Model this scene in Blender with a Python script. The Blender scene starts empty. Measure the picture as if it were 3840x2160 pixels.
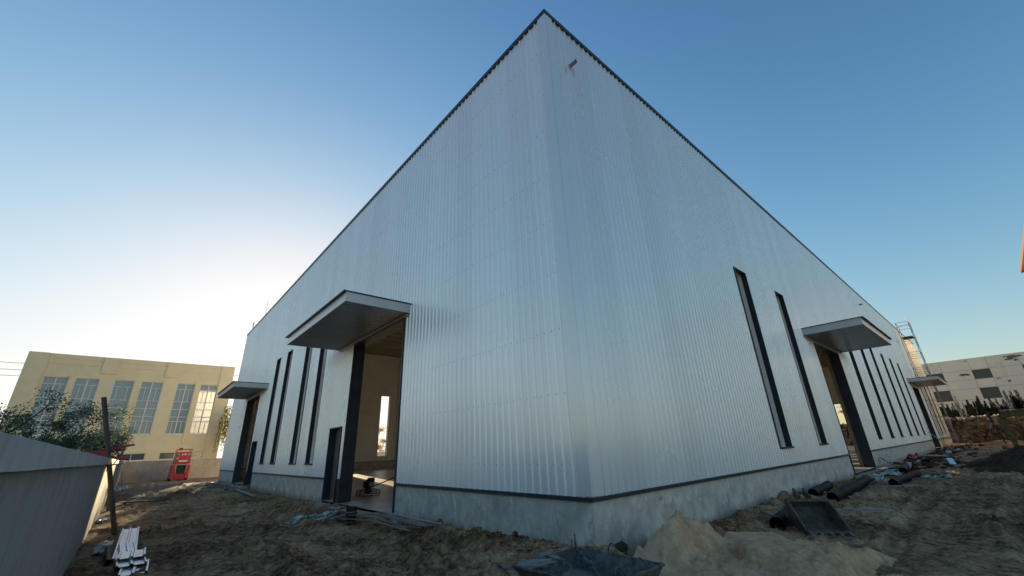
import bpy, bmesh, math, random
import numpy as np
from mathutils import Vector, Matrix, noise as mnoise
R = math.radians
rnd = random.Random(7)
sc = bpy.context.scene
col = sc.collection

# ------------------------------------------------------------------ camera, sky, sun, exposure
cam_d = bpy.data.cameras.new('camera')
cam = bpy.data.objects.new('camera', cam_d); col.objects.link(cam)
cam_d.sensor_width = 36.0; cam_d.lens = 14.2325
cam_d.clip_start = 0.05; cam_d.clip_end = 3000
_M = ((0.7551066387353728, -0.6544964672693111, -0.03805704231491013),
      (-0.21298397260928242, -0.29979656585139364, 0.929924645611288),
      (-0.6200417659717252, -0.6940867333667333, -0.36577563480221276))
cam.matrix_world = Matrix.Translation((-5.9656, -4.8889, 0.8865)) @ Matrix(_M).transposed().to_4x4()
sc.camera = cam

SUN_AZ, SUN_EL = 77.7, 9.6        # azimuth from +x towards +y
w = bpy.data.worlds.new('World'); sc.world = w; w.use_nodes = True
nt = w.node_tree; nt.nodes.clear()
sky = nt.nodes.new('ShaderNodeTexSky'); sky.sky_type = 'NISHITA'; sky.sun_disc = False
sky.sun_elevation = R(SUN_EL); sky.sun_rotation = R(90 - SUN_AZ)
sky.air_density = 1.2; sky.dust_density = 0.6; sky.ozone_density = 3.0; sky.altitude = 50
bg = nt.nodes.new('ShaderNodeBackground'); bg.inputs['Strength'].default_value = 0.15
wo = nt.nodes.new('ShaderNodeOutputWorld')
# film response of the sky: contrast in the blue part, a soft shoulder towards the sun
gm = nt.nodes.new('ShaderNodeGamma'); gm.inputs[1].default_value = 1.6; nt.links.new(sky.outputs[0], gm.inputs[0])
def vmath(op, a, b):
    q = nt.nodes.new('ShaderNodeVectorMath'); q.operation = op
    for k, v in enumerate((a, b)):
        if isinstance(v, tuple): q.inputs[k].default_value = v
        else: nt.links.new(v, q.inputs[k])
    return q.outputs[0]
sc1 = vmath('MULTIPLY', gm.outputs[0], (.245, .245, .245))
sh = vmath('DIVIDE', sc1, vmath('ADD', sc1, (1., 1., 1.)))
nt.links.new(vmath('MULTIPLY', sh, (3.45, 3.30, 3.26)), bg.inputs[0]); nt.links.new(bg.outputs[0], wo.inputs[0])

sd = bpy.data.lights.new('sun', 'SUN'); sd.energy = 5.0; sd.angle = R(0.5); sd.color = (1.0, 0.79, 0.46)
sun = bpy.data.objects.new('sun', sd); col.objects.link(sun)
_sv = Vector((math.cos(R(SUN_EL)) * math.cos(R(SUN_AZ)), math.cos(R(SUN_EL)) * math.sin(R(SUN_AZ)), math.sin(R(SUN_EL))))
sun.rotation_euler = _sv.to_track_quat('Z', 'Y').to_euler()
sun.location = (40, 120, 30)

sc.view_settings.view_transform = 'Standard'; sc.view_settings.look = 'None'
sc.view_settings.exposure = 1.28; sc.view_settings.gamma = 1.0
sc.render.engine = 'CYCLES'
sc.cycles.max_bounces = 8; sc.cycles.diffuse_bounces = 5; sc.cycles.glossy_bounces = 4
sc.cycles.use_denoising = True

G = -0.93        # ground level; z = 0 is the top of the concrete plinth
FL = -0.74       # hall floor
LX, LY = 71.7, 40.5      # hall size
H = 12.04

# ------------------------------------------------------------------ helpers
def tag(o, label=None, cat=None, group=None, kind=None):
    if label: o['label'] = label
    if cat: o['category'] = cat
    if group: o['group'] = group
    if kind: o['kind'] = kind
    return o

def empty(name, loc=(0, 0, 0), rz=0, label=None, cat=None, group=None):
    o = bpy.data.objects.new(name, None); col.objects.link(o)
    o.location = loc; o.rotation_euler = (0, 0, rz); o.empty_display_size = .2
    return tag(o, label, cat, group)

class MB:
    def __init__(s): s.v = []; s.f = []
    def add(s, vs, fs):
        n = len(s.v); s.v += [tuple(v) for v in vs]; s.f += [tuple(i + n for i in f) for f in fs]
    def quad(s, a, b, c, d): s.add([a, b, c, d], [(0, 1, 2, 3)])
    def box(s, x0, x1, y0, y1, z0, z1, M=None):
        vs = [(x, y, z) for z in (z0, z1) for y in (y0, y1) for x in (x0, x1)]
        if M is not None: vs = [tuple(M @ Vector(v)) for v in vs]
        s.add(vs, [(0, 2, 3, 1), (4, 5, 7, 6), (0, 1, 5, 4), (2, 6, 7, 3), (0, 4, 6, 2), (1, 3, 7, 5)])
        return s
    def bar(s, a, b, wx, wz=None, roll=0):          # box beam from a to b
        a = Vector(a); b = Vector(b); d = b - a; L = d.length
        q = d.to_track_quat('X', 'Z').to_matrix().to_4x4()
        M = Matrix.Translation(a) @ q @ Matrix.Rotation(roll, 4, 'X')
        wz = wz or wx
        return s.box(0, L, -wx / 2, wx / 2, -wz / 2, wz / 2, M)
    def tube(s, pts, r, n=8, cap=True):
        pts = [Vector(p) for p in pts]; rs = r if isinstance(r, (list, tuple)) else [r] * len(pts)
        base = len(s.v); up = None
        for i, p in enumerate(pts):
            d = (pts[min(i + 1, len(pts) - 1)] - pts[max(i - 1, 0)]).normalized()
            if up is None: up = d.orthogonal().normalized()
            up = (up - d * up.dot(d)).normalized(); sd_ = d.cross(up)
            for k in range(n):
                t = 2 * math.pi * k / n
                s.v.append(tuple(p + (up * math.cos(t) + sd_ * math.sin(t)) * rs[i]))
        for i in range(len(pts) - 1):
            for k in range(n):
                a = base + i * n + k; b = base + i * n + (k + 1) % n
                s.f.append((a, b, b + n, a + n))
        if cap:
            s.f.append(tuple(base + k for k in range(n))[::-1])
            s.f.append(tuple(base + (len(pts) - 1) * n + k for k in range(n)))
        return s
    def pipe(s, pts, ro, ri, n=20):                 # open hollow pipe with wall thickness
        for r in (ro, ri): s.tube(pts, r, n, cap=False)
        pts = [Vector(p) for p in pts]
        m = len(pts) * n; b = len(s.v) - 2 * m
        for e in (0, (len(pts) - 1) * n):
            for k in range(n):
                k2 = (k + 1) % n
                s.f.append((b + e + k, b + e + k2, b + m + e + k2, b + m + e + k))
        return s
    def lathe(s, prof, c=(0, 0, 0), n=20):
        base = len(s.v); c = Vector(c)
        for r, z in prof:
            for k in range(n):
                t = 2 * math.pi * k / n
                s.v.append((c.x + r * math.cos(t), c.y + r * math.sin(t), c.z + z))
        for i in range(len(prof) - 1):
            for k in range(n):
                a = base + i * n + k; b = base + i * n + (k + 1) % n
                s.f.append((a, b, b + n, a + n))
        s.f.append(tuple(base + k for k in range(n))[::-1]); s.f.append(tuple(base + (len(prof) - 1) * n + k for k in range(n)))
        return s
    def rock(s, c, r, seed=0, sub=1, sq=(1, 1, 1), rough=.35):
        bm = bmesh.new(); bmesh.ops.create_icosphere(bm, subdivisions=sub, radius=1.0)
        rr = random.Random(seed); off = Vector((rr.uniform(0, 99), rr.uniform(0, 99), rr.uniform(0, 99)))
        az = rr.uniform(0, 6.28); Rm = Matrix.Rotation(az, 3, 'Z')
        vs = []
        for v in bm.verts:
            k = 1 + rough * mnoise.noise(v.co * 1.6 + off) * 2
            p = Rm @ Vector((v.co.x * k * sq[0], v.co.y * k * sq[1], v.co.z * k * sq[2])) * r
            vs.append((p.x + c[0], p.y + c[1], p.z + c[2]))
        s.add(vs, [tuple(v.index for v in f.verts) for f in bm.faces]); bm.free()
        return s
    def build(s, name, mat, parent=None, smooth=False, label=None, cat=None, group=None, kind=None, bevel=0):
        me = bpy.data.meshes.new(name); me.from_pydata(s.v, [], s.f)
        me.materials.append(mat)
        if smooth: me.polygons.foreach_set('use_smooth', [True] * len(me.polygons))
        me.update()
        o = bpy.data.objects.new(name, me); col.objects.link(o)
        if parent: o.parent = parent
        if bevel:
            b = o.modifiers.new('bevel', 'BEVEL'); b.width = bevel; b.segments = 2; b.limit_method = 'ANGLE'
        return tag(o, label, cat, group, kind)

def copy_tree(o, parent=None):
    c = o.copy(); col.objects.link(c)
    if parent: c.parent = parent
    for ch in list(o.children): copy_tree(ch, c)
    return c

# ------------------------------------------------------------------ materials
def mat(name, colr, rough=.6, metal=0., spec=.5, var=0., vscale=3., col2=None, bump=0., bscale=40., stretch=(1, 1, 1), coords='Object', detail=5., coat=0.):
    m = bpy.data.materials.new(name); m.use_nodes = True; t = m.node_tree; n = t.nodes; l = t.links
    b = n['Principled BSDF']
    b.inputs['Base Color'].default_value = (*colr, 1); b.inputs['Roughness'].default_value = rough
    b.inputs['Metallic'].default_value = metal; b.inputs['Specular IOR Level'].default_value = spec
    if coat: b.inputs['Coat Weight'].default_value = coat; b.inputs['Coat Roughness'].default_value = .15
    if var or col2 or bump:
        tc = n.new('ShaderNodeTexCoord'); mp = n.new('ShaderNodeMapping'); mp.inputs['Scale'].default_value = stretch
        if coords == 'World':
            g = n.new('ShaderNodeNewGeometry'); l.new(g.outputs['Position'], mp.inputs[0])
        else: l.new(tc.outputs[coords], mp.inputs[0])
    if var or col2:
        nz = n.new('ShaderNodeTexNoise'); nz.inputs['Scale'].default_value = vscale; nz.inputs['Detail'].default_value = detail
        nz.inputs['Roughness'].default_value = .62
        l.new(mp.outputs[0], nz.inputs['Vector'])
        cr = n.new('ShaderNodeValToRGB'); c2 = col2 or tuple(c * (1 - var) for c in colr); c1 = colr if col2 else tuple(min(1, c * (1 + var)) for c in colr)
        cr.color_ramp.elements[0].position = .36; cr.color_ramp.elements[1].position = .64
        cr.color_ramp.elements[0].color = (*c2, 1); cr.color_ramp.elements[1].color = (*c1, 1)
        l.new(nz.outputs['Fac'], cr.inputs[0]); l.new(cr.outputs[0], b.inputs['Base Color'])
    if bump:
        nb = n.new('ShaderNodeTexNoise'); nb.inputs['Scale'].default_value = bscale; nb.inputs['Detail'].default_value = 6
        l.new(mp.outputs[0], nb.inputs['Vector'])
        bp = n.new('ShaderNodeBump'); bp.inputs['Strength'].default_value = bump; bp.inputs['Distance'].default_value = .02
        l.new(nb.outputs['Fac'], bp.inputs['Height']); l.new(bp.outputs[0], b.inputs['Normal'])
    return m

def panel_mat(name, colr, seam_axis, rough=.3, metal=.35):
    """painted steel sheet: light dirt streaks, sheet joints every 0.84 m, slight oil canning"""
    m = bpy.data.materials.new(name); m.use_nodes = True; t = m.node_tree; n = t.nodes; l = t.links
    b = n['Principled BSDF']; b.inputs['Metallic'].default_value = metal
    g = n.new('ShaderNodeNewGeometry')
    sp = n.new('ShaderNodeSeparateXYZ'); l.new(g.outputs['Position'], sp.inputs[0])
    ax = sp.outputs[seam_axis]
    def M(op, a, b_=None, c=None):
        q = n.new('ShaderNodeMath'); q.operation = op
        for i, v in enumerate((a, b_, c)):
            if v is None: continue
            if isinstance(v, (int, float)): q.inputs[i].default_value = v
            else: l.new(v, q.inputs[i])
        return q.outputs[0]
    u = M('DIVIDE', ax, .84)
    fr = M('FRACT', u)
    seam = M('LESS_THAN', fr, .012)
    idx = M('FLOOR', u)
    wn = n.new('ShaderNodeTexWhiteNoise'); wn.noise_dimensions = '1D'; l.new(idx, wn.inputs['W'])
    # vertical dirt streaks
    mp = n.new('ShaderNodeMapping'); mp.inputs['Scale'].default_value = (9, 9, .35); l.new(g.outputs['Position'], mp.inputs[0])
    nz = n.new('ShaderNodeTexNoise'); nz.inputs['Scale'].default_value = 1.0; nz.inputs['Detail'].default_value = 4; l.new(mp.outputs[0], nz.inputs['Vector'])
    nz2 = n.new('ShaderNodeTexNoise'); nz2.inputs['Scale'].default_value = .35; nz2.inputs['Detail'].default_value = 3; l.new(g.outputs['Position'], nz2.inputs['Vector'])
    v = M('MULTIPLY_ADD', nz.outputs['Fac'], .06, .97)
    v = M('MULTIPLY', v, M('MULTIPLY_ADD', wn.outputs['Value'], .07, .95))
    v = M('MULTIPLY', v, M('MULTIPLY_ADD', nz2.outputs['Fac'], .06, .97))
    v = M('MULTIPLY', v, M('MULTIPLY_ADD', seam, -.3, 1.0))
    vm = n.new('ShaderNodeVectorMath'); vm.operation = 'SCALE'; vm.inputs[0].default_value = colr; l.new(v, vm.inputs['Scale'])
    l.new(vm.outputs[0], b.inputs['Base Color'])
    l.new(M('MULTIPLY_ADD', nz2.outputs['Fac'], .06, rough - .03), b.inputs['Roughness'])
    mp2 = n.new('ShaderNodeMapping'); mp2.inputs['Scale'].default_value = (1, 1, .3); l.new(g.outputs['Position'], mp2.inputs[0])
    nb = n.new('ShaderNodeTexNoise'); nb.inputs['Scale'].default_value = 1.6; nb.inputs['Detail'].default_value = 2; l.new(mp2.outputs[0], nb.inputs['Vector'])
    bp = n.new('ShaderNodeBump'); bp.inputs['Strength'].default_value = .16; bp.inputs['Distance'].default_value = .03
    l.new(nb.outputs['Fac'], bp.inputs['Height']); l.new(bp.outputs[0], b.inputs['Normal'])
    return m

def concrete_mat(name, c1, c2, scale=1.2, splash=.25, tide=None):
    """cast concrete: cloudy tone, vertical runs, pale lime splashes"""
    m = bpy.data.materials.new(name); m.use_nodes = True; t = m.node_tree; n = t.nodes; l = t.links
    b = n['Principled BSDF']; b.inputs['Roughness'].default_value = .85; b.inputs['Specular IOR Level'].default_value = .3
    g = n.new('ShaderNodeNewGeometry')
    def nz(sc_, mapscale, det=6, rgh=.6):
        mp = n.new('ShaderNodeMapping'); mp.inputs['Scale'].default_value = mapscale; l.new(g.outputs['Position'], mp.inputs[0])
        q = n.new('ShaderNodeTexNoise'); q.inputs['Scale'].default_value = sc_; q.inputs['Detail'].default_value = det; q.inputs['Roughness'].default_value = rgh
        l.new(mp.outputs[0], q.inputs['Vector']); return q.outputs['Fac']
    def ramp(src, p0, p1, a, b_):
        r = n.new('ShaderNodeValToRGB'); r.color_ramp.elements[0].position = p0; r.color_ramp.elements[1].position = p1
        r.color_ramp.elements[0].color = (*a, 1); r.color_ramp.elements[1].color = (*b_, 1); l.new(src, r.inputs[0]); return r.outputs[0]
    def mix(f, a, b_):
        x = n.new('ShaderNodeMix'); x.data_type = 'RGBA'; l.new(f, x.inputs[0]); l.new(a, x.inputs[6])
        if isinstance(b_, tuple): x.inputs[7].default_value = (*b_, 1)
        else: l.new(b_, x.inputs[7])
        return x.outputs[2]
    base = ramp(nz(scale, (1, 1, 1)), .3, .7, c2, c1)
    runs = ramp(nz(2.2, (1, 1, .45), 7, .7), .5, .68, (0, 0, 0), (.55, .55, .55))
    base = mix(runs, base, tuple(c * .62 for c in c2))
    sp = ramp(nz(4.5, (1, 1, .6), 9, .72), .55, .62, (0, 0, 0), (splash, splash, splash))
    base = mix(sp, base, tuple(min(.8, c * 1.9) for c in c1))
    dk = ramp(nz(2.6, (1, 1, .7), 9, .75), .62, .66, (0, 0, 0), (.6, .6, .6))
    base = mix(dk, base, (.09, .075, .055))
    if tide is not None:
        sx_ = n.new('ShaderNodeSeparateXYZ'); l.new(g.outputs['Position'], sx_.inputs[0])
        a1 = n.new('ShaderNodeMath'); a1.operation = 'MULTIPLY_ADD'; l.new(nz(2.4, (1, 1, .5), 7, .7), a1.inputs[0]); a1.inputs[1].default_value = .75; a1.inputs[2].default_value = tide - .30
        a2 = n.new('ShaderNodeMath'); a2.operation = 'SUBTRACT'; l.new(a1.outputs[0], a2.inputs[0]); l.new(sx_.outputs[2], a2.inputs[1])
        a3 = n.new('ShaderNodeMath'); a3.operation = 'MULTIPLY'; a3.use_clamp = True; l.new(a2.outputs[0], a3.inputs[0]); a3.inputs[1].default_value = 6.
        a4 = n.new('ShaderNodeMath'); a4.operation = 'MULTIPLY'; l.new(a3.outputs[0], a4.inputs[0]); a4.inputs[1].default_value = .55
        base = mix(a4.outputs[0], base, (.20, .15, .10))
    l.new(base, b.inputs['Base Color'])
    bp = n.new('ShaderNodeBump'); bp.inputs['Strength'].default_value = .4; bp.inputs['Distance'].default_value = .01
    l.new(nz(26, (1, 1, 1), 8), bp.inputs['Height']); l.new(bp.outputs[0], b.inputs['Normal'])
    return m

def soil_mat(name, cols, bump=.8):
    m = bpy.data.materials.new(name); m.use_nodes = True; t = m.node_tree; n = t.nodes; l = t.links
    b = n['Principled BSDF']; b.inputs['Roughness'].default_value = .95; b.inputs['Specular IOR Level'].default_value = .15
    g = n.new('ShaderNodeNewGeometry')
    def nz(s_, det=8, rgh=.65):
        q = n.new('ShaderNodeTexNoise'); q.inputs['Scale'].default_value = s_; q.inputs['Detail'].default_value = det; q.inputs['Roughness'].default_value = rgh
        l.new(g.outputs['Position'], q.inputs['Vector']); return q.outputs['Fac']
    a = nz(.55, 5); c = nz(7.0, 9, .75)
    ad = n.new('ShaderNodeMath'); ad.operation = 'MULTIPLY_ADD'; l.new(c, ad.inputs[0]); ad.inputs[1].default_value = .62
    ad2 = n.new('ShaderNodeMath'); ad2.operation = 'MULTIPLY'; l.new(a, ad2.inputs[0]); ad2.inputs[1].default_value = .46; l.new(ad2.outputs[0], ad.inputs[2])
    r = n.new('ShaderNodeValToRGB'); l.new(ad.outputs[0], r.inputs[0])
    e = r.color_ramp.elements; e[0].position = .40; e[1].position = .66
    e[0].color = (*cols[0], 1); e[1].color = (*cols[-1], 1)
    for i, cc in enumerate(cols[1:-1]):
        q = e.new(.40 + .26 * (i + 1) / (len(cols) - 1)); q.color = (*cc, 1)
    l.new(r.outputs[0], b.inputs['Base Color'])
    bp = n.new('ShaderNodeBump'); bp.inputs['Strength'].default_value = bump; bp.inputs['Distance'].default_value = .035
    l.new(nz(22, 10, .8), bp.inputs['Height']); l.new(bp.outputs[0], b.inputs['Normal'])
    return m

M_panelL = panel_mat('silver white sheet side lit tone', (.93, .93, .93), 'Y', .28, .30)  # lighter copy of the sheet: the side's brighter light is put into its colour
M_panelR = panel_mat('silver white sheet front shade tone', (.84, .84, .84), 'X', .27, .34)  # darker copy of the same sheet: the front's shade is put into its colour
M_liner = mat('liner sheet', (.86, .86, .85), .5, 0, .4, var=.06, vscale=.5)
M_trim = mat('navy trim', (.022, .032, .05), .42, .2, .5, var=.2, vscale=2)
M_fascia = mat('grey white fascia', (.56, .57, .57), .35, .2, .5, var=.06, vscale=1.5)
M_soffit = mat('soffit sheet', (.30, .31, .32), .32, .35, .5, var=.08, vscale=1.)
M_conc = concrete_mat('plinth concrete', (.72, .65, .56), (.40, .36, .305), 2.2, .5, tide=-.72)
M_floor = mat('trowelled floor', (.55, .50, .43), .4, 0, .5, col2=(.36, .32, .27), vscale=.9, bump=.25, bscale=6)
M_steel = mat('primed steel', (.34, .31, .26), .55, .1, .4, var=.1)
M_roofin = mat('roof sheet', (.55, .55, .54), .4, .5, .5)
M_doorleaf = mat('brown door leaf', (.16, .125, .10), .5, .1, .4, var=.15, vscale=2)
M_screw = mat('dark screw', (.32, .32, .33), .5, .6)
M_soil = soil_mat('building site soil', [(.036, .017, .008), (.165, .089, .045), (.37, .225, .123), (.56, .39, .24)])
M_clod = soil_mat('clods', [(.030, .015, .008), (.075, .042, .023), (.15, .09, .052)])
M_stone = mat('pale stones', (.30, .28, .25), .9, col2=(.16, .14, .12), vscale=6)
M_sand = soil_mat('sand', [(.38, .22, .12), (.60, .38, .22), (.72, .49, .31)], .5)
M_grey = concrete_mat('rendered wall', (.38, .35, .335), (.33, .305, .29), .5, .02)
M_cope = concrete_mat('wall coping', (.56, .53, .50), (.48, .455, .43), .8, .05)
M_cross = concrete_mat('far wall render', (.46, .39, .32), (.34, .28, .23), 1.0, .2)
M_yellow = mat('yellow plaster', (.80, .66, .43), .85, 0, .3, col2=(.73, .60, .39), vscale=.8, bump=.15, bscale=20)
M_glass = mat('window glass', (.19, .25, .27), .06, 0, .9)
M_white = mat('white paint', (.62, .63, .62), .45)
M_beige = mat('beige plaster', (.86, .78, .64), .85, 0, .3, col2=(.79, .71, .58), vscale=.5, bump=.15, bscale=12)
M_dark = mat('dark opening', (.045, .05, .05), .25, 0, .6)
M_red = mat('red machine paint', (.36, .018, .03), .35, .1, .5, var=.12, vscale=5, coat=.3)
M_darkred = mat('worn red paint', (.24, .02, .028), .5, .1, .5, var=.25, vscale=9)
M_black = mat('black rubber', (.012, .013, .015), .5)
M_blackpipe = mat('black plastic pipe', (.005, .006, .010), .6, 0, .12, var=.3, vscale=4)
M_rust = mat('rusty scratched steel', (.15, .125, .10), .6, .2, .4, col2=(.07, .052, .038), vscale=7, bump=.3, bscale=30)
M_tooth = mat('worn tooth steel', (.28, .28, .27), .35, .8)
M_wood = mat('weathered wood', (.13, .10, .075), .8, col2=(.07, .055, .042), vscale=5, stretch=(1, 1, .15), bump=.4)
M_board = mat('pale board', (.34, .33, .31), .7, col2=(.22, .21, .20), vscale=6)
M_alu = mat('silver sheet offcut', (.66, .70, .76), .35, .4, .5, var=.08, vscale=12, stretch=(1, .1, 1))
M_film = mat('pale plastic film', (.40, .41, .40), .3, 0, .6, col2=(.16, .30, .27), vscale=5)
M_green = mat('green plastic film', (.03, .16, .12), .35, 0, .6, col2=(.45, .50, .50), vscale=4)
M_galv = mat('galvanised tube', (.30, .30, .30), .4, .7)
M_exc = mat('excavator paint', (.16, .10, .025), .5, .1, .4, col2=(.06, .045, .02), vscale=4)
M_rock = mat('rubble stone', (.17, .14, .11), .95, col2=(.07, .055, .042), vscale=.55, bump=.8, bscale=6)
M_bark = mat('bark', (.05, .04, .032), .9, bump=.5, bscale=12)
M_mortar = mat('wet mortar', (.12, .125, .115), .3, 0, .5, col2=(.08, .085, .08), vscale=5, bump=.5, bscale=14)
M_trough = mat('mortar crusted steel', (.15, .155, .14), .85, 0, .3, col2=(.055, .055, .05), vscale=9, bump=.9, bscale=22)

def leaf_mat(name, c1, c2, trans=.25):
    m = bpy.data.materials.new(name); m.use_nodes = True; t = m.node_tree; n = t.nodes; l = t.links
    b = n['Principled BSDF']; b.inputs['Roughness'].default_value = .6; b.inputs['Specular IOR Level'].default_value = .3
    g = n.new('ShaderNodeNewGeometry')
    r = n.new('ShaderNodeValToRGB'); r.color_ramp.elements[0].color = (*c1, 1); r.color_ramp.elements[1].color = (*c2, 1)
    l.new(g.outputs['Random Per Island'], r.inputs[0]); l.new(r.outputs[0], b.inputs['Base Color'])
    tr = n.new('ShaderNodeBsdfTranslucent'); l.new(r.outputs[0], tr.inputs[0])
    mx = n.new('ShaderNodeMixShader'); mx.inputs[0].default_value = trans
    out = n['Material Output']; l.new(b.outputs[0], mx.inputs[1]); l.new(tr.outputs[0], mx.inputs[2]); l.new(mx.outputs[0], out.inputs[0])
    return m
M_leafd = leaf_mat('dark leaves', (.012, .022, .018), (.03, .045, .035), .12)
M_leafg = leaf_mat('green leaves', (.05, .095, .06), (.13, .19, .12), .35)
M_conif = leaf_mat('conifer sprays', (.012, .026, .012), (.035, .06, .025), .15)
M_willow = leaf_mat('willow leaves', (.10, .10, .015), (.28, .24, .045), .55)
M_autumn = leaf_mat('autumn leaves', (.20, .12, .03), (.38, .26, .06), .5)

# ------------------------------------------------------------------ ground
rs = np.random.RandomState(3)
_lat = rs.rand(512, 512)
def vnoise(x, y):
    xi = np.floor(x).astype(int); yi = np.floor(y).astype(int); fx = x - xi; fy = y - yi
    fx = fx * fx * (3 - 2 * fx); fy = fy * fy * (3 - 2 * fy)
    a = _lat[xi % 512, yi % 512]; b = _lat[(xi + 1) % 512, yi % 512]; c = _lat[xi % 512, (yi + 1) % 512]; d = _lat[(xi + 1) % 512, (yi + 1) % 512]
    return (a * (1 - fx) + b * fx) * (1 - fy) + (c * (1 - fx) + d * fx) * fy
def fbm(x, y, o=5, g=.5):
    s = 0; a = 1; t = 0
    for i in range(o):
        s = s + a * (vnoise(x + 17.3 * i, y + 9.1 * i) - .5); t += a; a *= g; x = x * 2.03; y = y * 2.03
    return s / t * 2
def sstep(a, b, x):
    t = np.clip((x - a) / (b - a), 0, 1); return t * t * (3 - 2 * t)
def gauss(x, y, cx, cy, rx, ry): return np.exp(-(((x - cx) / rx) ** 2 + ((y - cy) / ry) ** 2))
def ground_z(x, y):
    x = np.asarray(x, float); y = np.asarray(y, float)
    z = G + .05 * fbm(x * .35, y * .35, 3)
    near = np.exp(-(((x + 2) / 40) ** 2 + ((y - 4) / 40) ** 2))
    # lumpy patches and smoother trodden path
    patch = sstep(-.1, .35, fbm(x * .55 + 40, y * .4 + 12, 3))
    lump = np.maximum(0, fbm(x * 2.6, y * 2.6, 5, .58)) ** 1.3
    z = z + near * (.09 + .30 * patch) * lump
    z = z + near * .05 * fbm(x * 6, y * 3, 4, .6) + near * .05 * np.maximum(0, fbm(x * 2.2 + 7, y * 1.1 + 3, 4, .6))
    # vehicle ruts running along the side of the hall
    rut = np.sin((x + .25 * np.sin(y * .25)) * 7.0) * .028 * sstep(-6.2, -5.2, x) * (1 - sstep(-2.2, -1.2, x)) * sstep(0, 4, y)
    z = z + rut
    for cx in (-2.35, -4.05):        # wheel tracks beside the hall
        e = x - (cx + .35 * np.sin(y * .13 + .6)); on = sstep(-1, 1.5, y) * (1 - sstep(44, 50, y))
        z = z + on * (-.075 * np.exp(-(e / .17) ** 4) + .035 * np.exp(-((np.abs(e) - .27) / .09) ** 2) + .02 * np.sin((y + np.abs(e)) * 22) * np.exp(-(e / .16) ** 4))
    for cy in (-3.3, -4.9):          # and along the front
        e = y - (cy + .4 * np.sin(x * .16)); on = sstep(2.2, 4.5, x) * (1 - sstep(22, 24, x))
        z = z + on * (-.075 * np.exp(-(e / .17) ** 4) + .035 * np.exp(-((np.abs(e) - .27) / .09) ** 2) + .02 * np.sin((x + np.abs(e)) * 22) * np.exp(-(e / .16) ** 4))
    # ridges of loose soil along the plinth
    d = np.minimum(np.where(y > -.2, np.abs(x + .35), 9), np.where(x > -.2, np.abs(y + .35), 9))
    brk = .6 + .8 * fbm(x * .8 + 3, y * .8, 3)
    z = z + .12 * np.exp(-(d / .4) ** 2) * np.clip(brk, 0, 1.5) * near
    z = z + .30 * gauss(x, y, -.75, 3.6, .5, 1.9) * (1 + .6 * fbm(x * 4, y * 4, 4, .65)) * .8
    z = z + .16 * gauss(x, y, -.6, 1.2, .5, 1.3) * (1 + .7 * fbm(x * 5, y * 5, 4, .65))
    z = z + .22 * gauss(x, y, -.2, -.2, .5, .5)
    z = z + .16 * gauss(x, y, 5.5, -.5, 3.5, .45) * (1 + .7 * fbm(x * 4, y * 4, 4, .65))
    # dark clods left
    z = z + .28 * gauss(x, y, -3.6, 25.2, .9, 1.0) * (1 + .6 * fbm(x * 3, y * 3, 4)) + .16 * gauss(x, y, -5.3, 30, 1.2, 2.5)
    z = z + (.14 * gauss(x, y, -3.4, 4.6, .35, .6) + .10 * gauss(x, y, -2.9, 3.2, .3, .4) + .12 * gauss(x, y, -3.0, 8.6, .35, .8)) * (1 + fbm(x * 6, y * 6, 4, .65)) + .06 * gauss(x, y, -3.4, 5.2, .6, .9) * (1 + fbm(x * 4, y * 4, 4)) + .08 * gauss(x, y, -4.6, 7.5, .8, 1.2) * (1 + fbm(x * 4, y * 4, 4))
    # spoil heaps on the right
    h = .8 * gauss(x, y, 18, -9.5, 4, 2.5) + .45 * gauss(x, y, 9, -8.5, 3, 1.8) + .5 * gauss(x, y, 36, -3.6, 4.0, 1.6) + .45 * gauss(x, y, 16, -7.5, 2.4, 1.6)
    h = h + .35 * gauss(x, y, 50, -2.5, 6, 1.5) + .5 * gauss(x, y, 62, -4.5, 6, 2.5)
    z = z + h * (1 + .45 * fbm(x * .9, y * .9, 5, .6))
    rn = sstep(4, 10, x) * (1 - sstep(60, 75, x)) * (1 - sstep(-1, 0.1, y))
    z = z + rn * .24 * np.maximum(-.2, fbm(x * 1.1, y * 1.1, 5, .6)) + rn * .10 * np.abs(fbm(x * 2.6, y * 2.6, 4, .6))
    # under the hall the ground stays below the slab
    ins = sstep(-.0, .25, x) * sstep(0, .25, y) * (1 - sstep(LX - .2, LX, x)) * (1 - sstep(LY - .2, LY, y))
    z = z * (1 - ins) + (-1.25) * ins
    # raised terrace on the far right behind the rubble wall
    ter = sstep(79.6, 79.9, x) * (1 - sstep(26, 30, y))
    z = z * (1 - ter) + (1.95 + .012 * np.clip(x - 80, 0, 40)) * ter
    return z
def axis(fine0, fine1, step, lo, hi, grow=1.045):
    a = list(np.arange(fine0, fine1, step)); s = step; v = a[-1]
    while v < hi: s *= grow; v += s; a.append(v)
    s = step; v = a[0]; b = []
    while v > lo: s *= grow; v -= s; b.append(v)
    return np.array(b[::-1] + a)
gx = axis(-6.6, 6.5, .05, -700, 800); gy = axis(-5.2, 11.0, .05, -700, 800)
gx = np.unique(np.concatenate([gx, [79.5, 79.62, 79.8, 79.95]]))
X, Y = np.meshgrid(gx, gy, indexing='ij'); Z = ground_z(X, Y)
nx, ny = X.shape
me = bpy.data.meshes.new('ground')
vs = np.stack([X, Y, Z], -1).reshape(-1, 3)
ii = (np.arange(nx - 1)[:, None] * ny + np.arange(ny - 1)[None, :]).reshape(-1)
fs = np.stack([ii, ii + ny, ii + ny + 1, ii + 1], -1)
me.vertices.add(len(vs)); me.vertices.foreach_set('co', vs.reshape(-1))
me.loops.add(fs.size); me.loops.foreach_set('vertex_index', fs.reshape(-1).astype(np.int32))
me.polygons.add(len(fs)); me.polygons.foreach_set('loop_start', np.arange(0, fs.size, 4, dtype=np.int32))
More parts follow.
